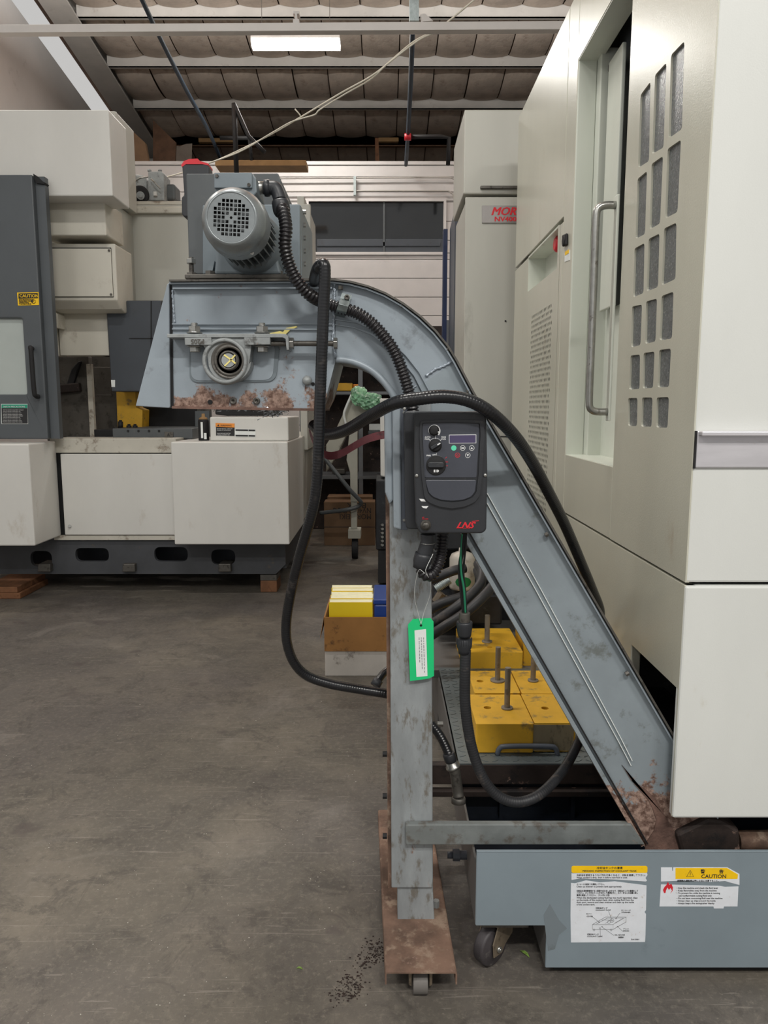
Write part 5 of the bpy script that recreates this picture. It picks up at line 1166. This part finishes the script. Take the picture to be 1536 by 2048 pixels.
b = B(); c = P(907.5,896,YL); b.cyl((c.x,YL,c.z),(c.x,YL-.001,c.z),.0062,n=20); b.build('start_button','green_button',vb)
b = B(); b.text('LNS', P(912,1056.3,YD-.0004), .0205, shear=.5, bold=.0006, wide=1.12); b.strip([(944,1043.5),(958,1042)],1.2,YD-.0008,YD-.0003); b.strip([(914,1057),(944,1057)],.7,YD-.0008,YD-.0003); b.build('logo_lettering','red_print',vb)
for u,v in ((833.5,951.5),(970.3,950.5),(809,818)):
    y_ = YD if u > 820 else 1.80
    b = B(); c = P(u,v,y_); b.lathe((c.x,y_,c.z),(0,-1,0),[(0,.0042),(.002,.0042),(.003,.003),(.003,0)],14); b.build('cover_screw','steel',vb)
b = B(); c = P(851.5,1050,YD); b.lathe((c.x,YD,c.z),(0,-1,0),[(0,.0125),(.003,.0125),(.004,.009),(.009,.009),(.012,.006),(.013,0)],24); b.build('fuse_knob','dark_steel',vb)
# fittings and loop of conduit under the box
c = P(856,1068,1.80); el = smooth_pts([c,c+Vector((0,0,-.018)),c+Vector((-.006,0,-.040)),c+Vector((-.011,0,-.056))],8)
b = B(); b.tube(el,.0185,18); e = el[-1]; b.lathe(e,(-.22,0,-1),[(-.008,.0215),(0,.0225),(.014,.0225),(.020,.0205),(.030,.0195)],24); b.build('elbow_fitting','black_plastic',cv)
b = B(); b.tube([c+Vector((0.0185*math.cos(t),0.0185*math.sin(t),-.022)) for t in [k*.4 for k in range(17)]],.0012,6); b.build('chrome_ring','steel',cv)
lp_ = [e+Vector((-.006,0,-.028)),P(842,1128,1.80),P(845,1145,1.80),P(856,1152,1.80),P(868,1145,1.81),P(879,1122,1.82),P(884,1095,1.83),P(886,1066,1.83)]
b = B(); b.tube(resample(smooth_pts(lp_,12),.0021), corrug(.0135), 14); b.build('conduit_loop','conduit',cv,label='short corrugated conduit loop below the drive box')

# ================================================================== loose hoses and wires
hose('coolant_hose','rubber',[(622,585,2.02),(628,562,1.90),(635,538,1.79),(646,528,1.765),(650,545,1.76),(647,620,1.765),(644,700,1.77),(640,800,1.78),(637,900,1.79),(632,980,1.81),(620,1040,1.84),(600,1110,1.89),(583,1180,1.94),(573,1240,1.98),(574,1285,2.0),(588,1325,2.02),(615,1352,2.04),(660,1368,2.05),(715,1378,2.06),(775,1388,2.06),(830,1400,2.06)],.0135,label='long black hose hooked over the conveyor neck, sagging low left of the post',cat='hose')
hose('coolant_hose','rubber',[(626,850,2.0),(650,868,1.95),(690,861,1.88),(740,832,1.80),(790,806,1.71),(840,797,1.69),(890,793,1.69),(940,802,1.70),(985,828,1.72),(1030,873,1.78),(1065,925,1.86),(1100,990,1.95),(1130,1050,2.05),(1160,1120,2.15),(1185,1180,2.25),(1200,1222,2.33),(1196,1262,2.40),(1185,1300,2.45)],.0150,label='thick black hose arching over the drive box and down behind the incline',cat='hose')
b = B(); pts = resample(smooth_pts([P(617,838,2.3),P(620,865,2.29),P(634,895,2.27),P(655,911,2.25),P(680,908,2.24),P(705,894,2.24),P(730,880,2.24),P(755,872,2.24),P(790,866,2.24)],8),.01)
A = [(b.bm.verts.new(p+Vector((0,-.002,.012))),b.bm.verts.new(p+Vector((0,.002,-.012)))) for p in pts]
for (a0,a1),(c0,c1_) in zip(A,A[1:]): b.face([a0,a1,c1_,c0],True)
bmesh.ops.solidify(b.bm, geom=b.bm.faces[:], thickness=.004)
b.build('red_strap','red_cloth',label='dirty red flat hose hanging under the conveyor head behind the black hoses',cat='hose')
# connector hanging in front of the post's right side, with wires and hose loop
YQ = 1.86
c = P(929,1228,YQ)
cn = thing('cable_connector', tuple(P(930,1312,YQ)), 'black threaded cable connector with green and black wires and a hose loop', 'connector')
b = B(); b.tube([c+Vector((.0,0,.004-k*.0015)) for k in range(18)], lambda i: .0145*(1 if i%2 else .93), 18); b.build('threaded_nipple','dark_steel',cn)
b = B(); z_ = c+Vector((0,0,-.020)); b.lathe(z_,(0.03,0,-1),[(0,.020),(.004,.0215),(.010,.021),(.018,.0205),(.034,.018),(.040,.016)],10); b.lathe(z_+Vector((0,0,-.044)),(0.03,0,-1),[(0,.016),(.004,.0195),(.022,.0195),(.030,.016),(.040,.0155)],22); b.build('connector_body','black_plastic',cn)
b = B(); z_ = c+Vector((0,0,-.062))
for k in range(22):
    t = 2*math.pi*k/22; d = Vector((math.cos(t),math.sin(t),0)); b.prism([z_+d*.0195+Vector((-d.y,d.x,0))*.0012,z_+d*.0208,z_+d*.0195-Vector((-d.y,d.x,0))*.0012],(0,0,-.018))
b.build('grip_ribs','black_plastic',cn)
pts = [P(931,1300,YQ),P(930,1350,YQ),P(930,1400,YQ+.005),P(935,1450,YQ+.01),P(945,1500,YQ+.015),P(962,1548,YQ+.02),P(985,1582,YQ+.025),P(1012,1600,YQ+.03),P(1042,1604,YQ+.035),P(1075,1592,YQ+.05),P(1105,1566,YQ+.10),P(1132,1532,YQ+.19),P(1152,1495,YQ+.30),P(1165,1465,YQ+.42)]
b = B(); b.tube(resample(smooth_pts(pts,12),.0018), fine(.0140), 14); b.build('hose_loop','rubber_dusty',cn)
b = B(); b.tube(smooth_pts([P(925,1067,1.80),P(923,1090,1.81),P(921,1120,1.82),P(923,1150,1.83),P(928,1180,1.84),P(931,1228,YQ)],8),.0028,8); b.build('green_wire','green_wire',cn,label='green wire')
for dx, k in ((5,0),(-4,1),(0,2)):
    b = B(); b.tube(smooth_pts([P(929+dx*.6,1067,1.80),P(927+dx*.8,1095,1.812),P(923+dx,1125,1.825),P(922+dx,1150,1.834),P(925+dx,1180,1.844),P(929+dx*.7,1228,YQ+.002)],8),.0028,8); b.build('black_wire','black_paint',cn)
# green tag
tg = thing('inspection_tag', tuple(P(843,1362,1.885)), 'bright green tag with white sticker hanging on the grey post', 'tag')
yt = 1.885
b = B(); tp_ = [tuple(P(u,v,yt).xz) for u,v in [(826,1238),(861,1236),(867,1243),(868,1352),(858,1357),(845,1359),(820,1362),(816,1249)]]
hc = P(842,1251,yt); b.plate([tp_, [(hc.x+.0035*math.cos(k*.6),hc.z+.0035*math.sin(k*.6)) for k in range(10)]], yt, yt+.0008); b.build('tag_card','green_tag',tg)
b = B(); b.prism([P(u,v,yt-.0004) for u,v in [(829,1261),(852,1258),(855,1352),(833,1354)]],(0,.0004,0)); b.build('tag_sticker','label_white',tg)
b = B()
rr = random.Random(9)
for k in range(3):
    v = 1275
    while v < 1345-k*9:
        l_ = rr.uniform(2,7); u = 846.5-k*4.5+(v-1275)*.03; b.strip([(u,v),(u+.1,v+l_)], 1.3, yt-.0007, yt-.0004); v += l_+rr.uniform(1.2,2.5)
b.build('tag_writing','faint_print',tg,kind='stuff')
b = B(); b.tube(smooth_pts([P(842,1249,yt-.001),P(836,1225,yt-.01),P(829,1195,1.84),P(831,1165,1.81),P(838,1140,1.775),P(850,1147,1.775)],8),.0007,5); b.tube(smooth_pts([P(842,1249,yt-.001),P(848,1225,yt-.01),P(860,1190,1.84),P(861,1165,1.80),P(852,1145,1.78),P(853,1135,1.775),P(866,1108,1.775)],8),.0007,5); b.build('tag_string','label_white',tg,kind=None)
# elbow coupling on the lower left of the tank
fl = thing('pipe_elbow', tuple(P(916,1610,2.0)), 'oily elbow pipe fitting at the end of a black hose right of the post', 'pipe fitting')
pts = [P(862,1448,2.06),P(878,1468,2.04),P(890,1490,2.02),P(899,1512,2.0)]
b = B(); b.tube(resample(smooth_pts(pts,10),.0018), fine(.0135), 12); b.build('hose_end','rubber',fl)
b = B(); p0 = P(897,1506,2.0); ax_ = (P(912,1552,2.0)-p0).normalized(); b.lathe(p0,ax_,[(0,.0155),(.004,.018),(.022,.018),(.026,.016)],20); b.build('hose_collar','black_plastic',fl)
b = B(); p1 = p0+ax_*.026; b.lathe(p1,ax_,[(0,.017),(.012,.017),(.014,.0205),(.020,.0205),(.022,.016)],20); b.build('coupling','steel',fl)
p2 = p1+ax_*.020; el = smooth_pts([p2,p2+ax_*.02,P(915,1580,2.0),P(917,1594,1.995)],8)
b = B(); b.tube(el,.0155,18); b.lathe(el[-1],(0,-.1,-1),[(0,.018),(.004,.0205),(.016,.0205),(.018,.017)],22); b.build('elbow','brass_grime' if 0 else 'dark_steel',fl)
b = B(); b.tube(smooth_pts([P(776,1340,2.3),P(766,1348,2.28),P(757,1360,2.26),P(751,1369,2.25)],6),.012,12)
o = b.build('short_hose','rubber',label='short black hose end poking out left of the post above the sagging hose',cat='hose')
b = B(); b.cyl(P(757,1360,2.26),P(750,1372,2.25),.016,n=14); b.build('collar','black_plastic',o)

# ================================================================== carton with books on the floor
YX = 4.06
cb = thing('carton', (P(715,1338,YX).x, YX+.25, 0), 'open brown and white carton on the floor left of the post, holding books', 'box')
xa_, xb_ = P(650,1320,YX).x, P(800,1320,YX).x
def zz_(v): return P(768,v,YX).z
b = B(); b.box(xa_, xb_, YX, YX+.5, 0, zz_(1300)); b.build('white_carton','cardboard_white',cb,bev=.004)
x0, x1 = xa_-.002, xb_
zt_ = zz_(1234); zb_ = zz_(1302)
for nm, bx in (('front_wall',(x0,x1,YX-.006,YX,zb_,zt_)),('side_wall',(x0,x0+.006,YX,YX+.48,zb_,zt_)),('side_wall',(x1-.006,x1,YX,YX+.48,zb_,zt_)),('back_wall',(x0,x1,YX+.48,YX+.486,zb_,zt_)),('carton_floor',(x0,x1,YX,YX+.48,zb_,zb_+.006))):
    b = B(); b.box(*bx); b.build(nm,'cardboard',cb)
b = B(); b.prism([(x0,YX,zt_),(x0-.022,YX+.0,zt_-.12),(x0-.018,YX+.3,zt_-.11),(x0,YX+.3,zt_)],(-.002,0,0)); b.build('loose_flap','cardboard',cb)
rr = random.Random(5)
xbk0, xbk1 = P(657,1215,YX+.02).x, P(744,1215,YX+.02).x
lb = ['frontmost yellow covered book in the carton','second book from the front, cream page edges up','third book in the carton from the front','fourth book in the carton from the front','fifth book in the carton, second from the back','rearmost book in the carton']
for k in range(6):
    y0 = YX+.02+k*.062; h = zz_(1207)+.004*(k % 2)+(.0 if k else .0)+rr.uniform(-.006,.006); xo = rr.uniform(-.006,.006)
    bk = thing('book', ((xbk0+xbk1)/2, y0+.03, zb_+.008), lb[k], 'book', 'books in the carton')
    b = B(); b.box(xbk0+xo+.003, xbk1+xo-.003, y0+.003, y0+.055, zb_+.008, h-.002); b.build('page_block','paper',bk)
    b = B(); b.box(xbk0+xo, xbk1+xo, y0, y0+.003, zb_+.008, h); b.build('cover','yellow_book',bk,label='yellow cover')
    b = B(); b.box(xbk0+xo, xbk1+xo, y0+.055, y0+.057, zb_+.008, h+.003); b.build('cover','paper',bk)
bc = thing('blue_case', ((xbk1+x1)/2, YX+.2, zb_+.008), 'blue plastic case beside the yellow book in the carton', 'case')
b = B(); b.box(xbk1+.012, x1-.02, YX+.02, YX+.36, zb_+.008, zz_(1211)); b.build('case_body','blue_case',bc,bev=.01)
b = B(); b.box(xbk1+.008, x1-.016, YX+.016, YX+.364, zz_(1211), zz_(1200)); b.build('case_lid','blue_case',bc,bev=.006)
# ================================================================== pump group behind the post
pg = thing('coolant_pump', tuple(P(920,1190,3.6)), 'dusty white filter canister with green dot on a dark pump behind the post', 'pump')
YG = 3.55
cc = P(924,1176,YG); cr = .062
zc0, zc1 = P(924,1176,YG).z, P(924,1104,YG).z
b = B(); b.lathe((cc.x,YG,zc0),(0,0,1),[(0,cr*.96),(.01,cr),(zc1-zc0-.03,cr),(zc1-zc0-.01,cr*.85),(zc1-zc0,cr*.5),(zc1-zc0+.004,cr*.3),(zc1-zc0+.02,cr*.28)],32); b.build('filter_canister','pump_white',pg)
b = B(); c = P(927,1165,YG-cr); N_ = 14; prev = None
for k in range(N_+1):
    t = -1+2*k/N_; x = c.x+.038*t; y_ = YG-math.sqrt((cr+.0015)**2-(x-cc.x)**2); h_ = .026*math.sqrt(max(.0004,1-t*t))
    cur = (b.bm.verts.new((x,y_,c.z-h_)), b.bm.verts.new((x,y_,c.z+h_)))
    if prev: b.face([prev[0],cur[0],cur[1],prev[1]],True)
    prev = cur
b.build('green_dot','dot_green',pg,label='green round sticker')
b = B(); b.pbox(868,1060,1000,1100,YG+.1,YG+.5); b.pbox(870,1190,1005,1250,YG+.02,YG+.4); b.pbox(905,1178,945,1196,YG-.04,YG+.1); b.pbox(866,1100,880,1260,YG+.1,YG+.3); b.build('pump_body','dark_kit',pg,bev=.01)
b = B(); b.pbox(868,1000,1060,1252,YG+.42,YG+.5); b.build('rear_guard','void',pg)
b = B(); c0, c1_ = P(872,1178,YG-.1), P(900,1160,YG-.1)
b.tube([c0.lerp(c1_,k/40) for k in range(41)], lambda i: .020*(1 if i%4<2 else .8), 12); b.build('coil_spring_hose','galvanised',pg)
b = B(); b.cyl(P(872,1204,YG-.05),P(884,1186,YG-.05),.022,n=8); b.cyl(P(884,1200,YG-.05),P(896,1196,YG-.05),.016,n=10); b.build('brass_fitting','brass_grime',pg)
for pts in ([(858,1160,3.3),(880,1152,3.3),(905,1142,3.3),(930,1136,3.32)],[(850,1226,3.2),(880,1208,3.2),(920,1195,3.22),(955,1185,3.25),(962,1165,3.3),(955,1140,3.4)],[(842,1262,3.1),(880,1238,3.1),(925,1205,3.12),(958,1172,3.2),(964,1145,3.3),(956,1128,3.4)],[(850,1278,3.05),(885,1256,3.05),(930,1226,3.08),(965,1195,3.12),(990,1165,3.2),(1010,1130,3.3)]):
    b = B(); b.tube(resample(smooth_pts([P(*q) for q in pts],10),.01),.022,12); b.build('pump_hose','rubber_dusty',pg)
# bent grey pipe beside the carton
# shavings on the discharge lip and grit on the floor
rr = random.Random(11); b = B()
for k in range(260):
    u = rr.gauss(537,12) if k < 170 else rr.uniform(420,640); v = 818+abs(rr.gauss(0,6 if k < 170 else 2)); y = YC+rr.uniform(.0,.10)
    p = P(u,v,YC); p.y = y; a = rr.uniform(0,6.3); L_ = rr.uniform(.002,.007); d = Vector((math.cos(a),rr.uniform(-.5,.5),math.sin(a)))*L_; n_ = Vector((-d.z,0,d.x))*.25
    b.prism([p-d-n_,p+d-n_,p+d+n_],(0,.0008,0))
b.build('metal_shavings','shaving',cv,kind='stuff')
def grit(name, m, uvs, n, sg, smin, smax, label, seed):
    rr = random.Random(seed); b = B()
    for k in range(n):
        u0,v0 = rr.choice(uvs); p = PZ(u0+rr.gauss(0,sg[0]), max(1200,v0+rr.gauss(0,sg[1])), 0)
        s_ = rr.uniform(smin,smax); a = rr.uniform(0,3.14); L_ = rr.uniform(1,3)
        q = [Vector((p.x+s_*L_*math.cos(a+t)*(1 if i%2 else .6), p.y+s_*math.sin(a+t)*rr.uniform(.5,1.3), .0002)) for i,t in enumerate((0,1.3,2.6,3.9,5.1))]
        b.prism(q,(0,0,rr.uniform(.0008,.002)*(1 if smax<.004 else 1.6)))
    return b.build(name,m,label=label,cat='debris',kind='stuff')
grit('dirt_crumbs','debris',[(742,1915),(730,1925),(755,1905),(700,1960),(690,1985),(715,1975),(675,1990),(748,1890)],330,(13,9),.0005,.0021,'dark crumbs of dirt on the floor left of the rusty foot',3)
grit('floor_flecks','fleck',[(rr.uniform(0,760),rr.uniform(1240,2040)) for _ in range(150)],190,(10,10),.0004,.0013,'tiny pale chips scattered over the concrete floor',4)
def leaf(name, u, v, L_, a, label):
    p = PZ(u,v,0); b = B(); c, s_ = math.cos(a), math.sin(a)
    q = [(0,0),(.35,.16),(.7,.13),(1,0),(.7,-.12),(.35,-.14)]
    b.prism([(p.x+L_*(x*c-y*s_), p.y+L_*(x*s_+y*c), .001+.006*math.sin(x*3.1)) for x,y in q],(0,0,.0006)); b.build(name,'leaf',label=label,cat='leaf')
leaf('dry_leaf',1040,1902,.035,-.9,'curled green leaf on the floor behind the tank caster'); leaf('dry_leaf',592,1938,.02,-.2,'tiny pale leaf on the floor left of the rusty foot')
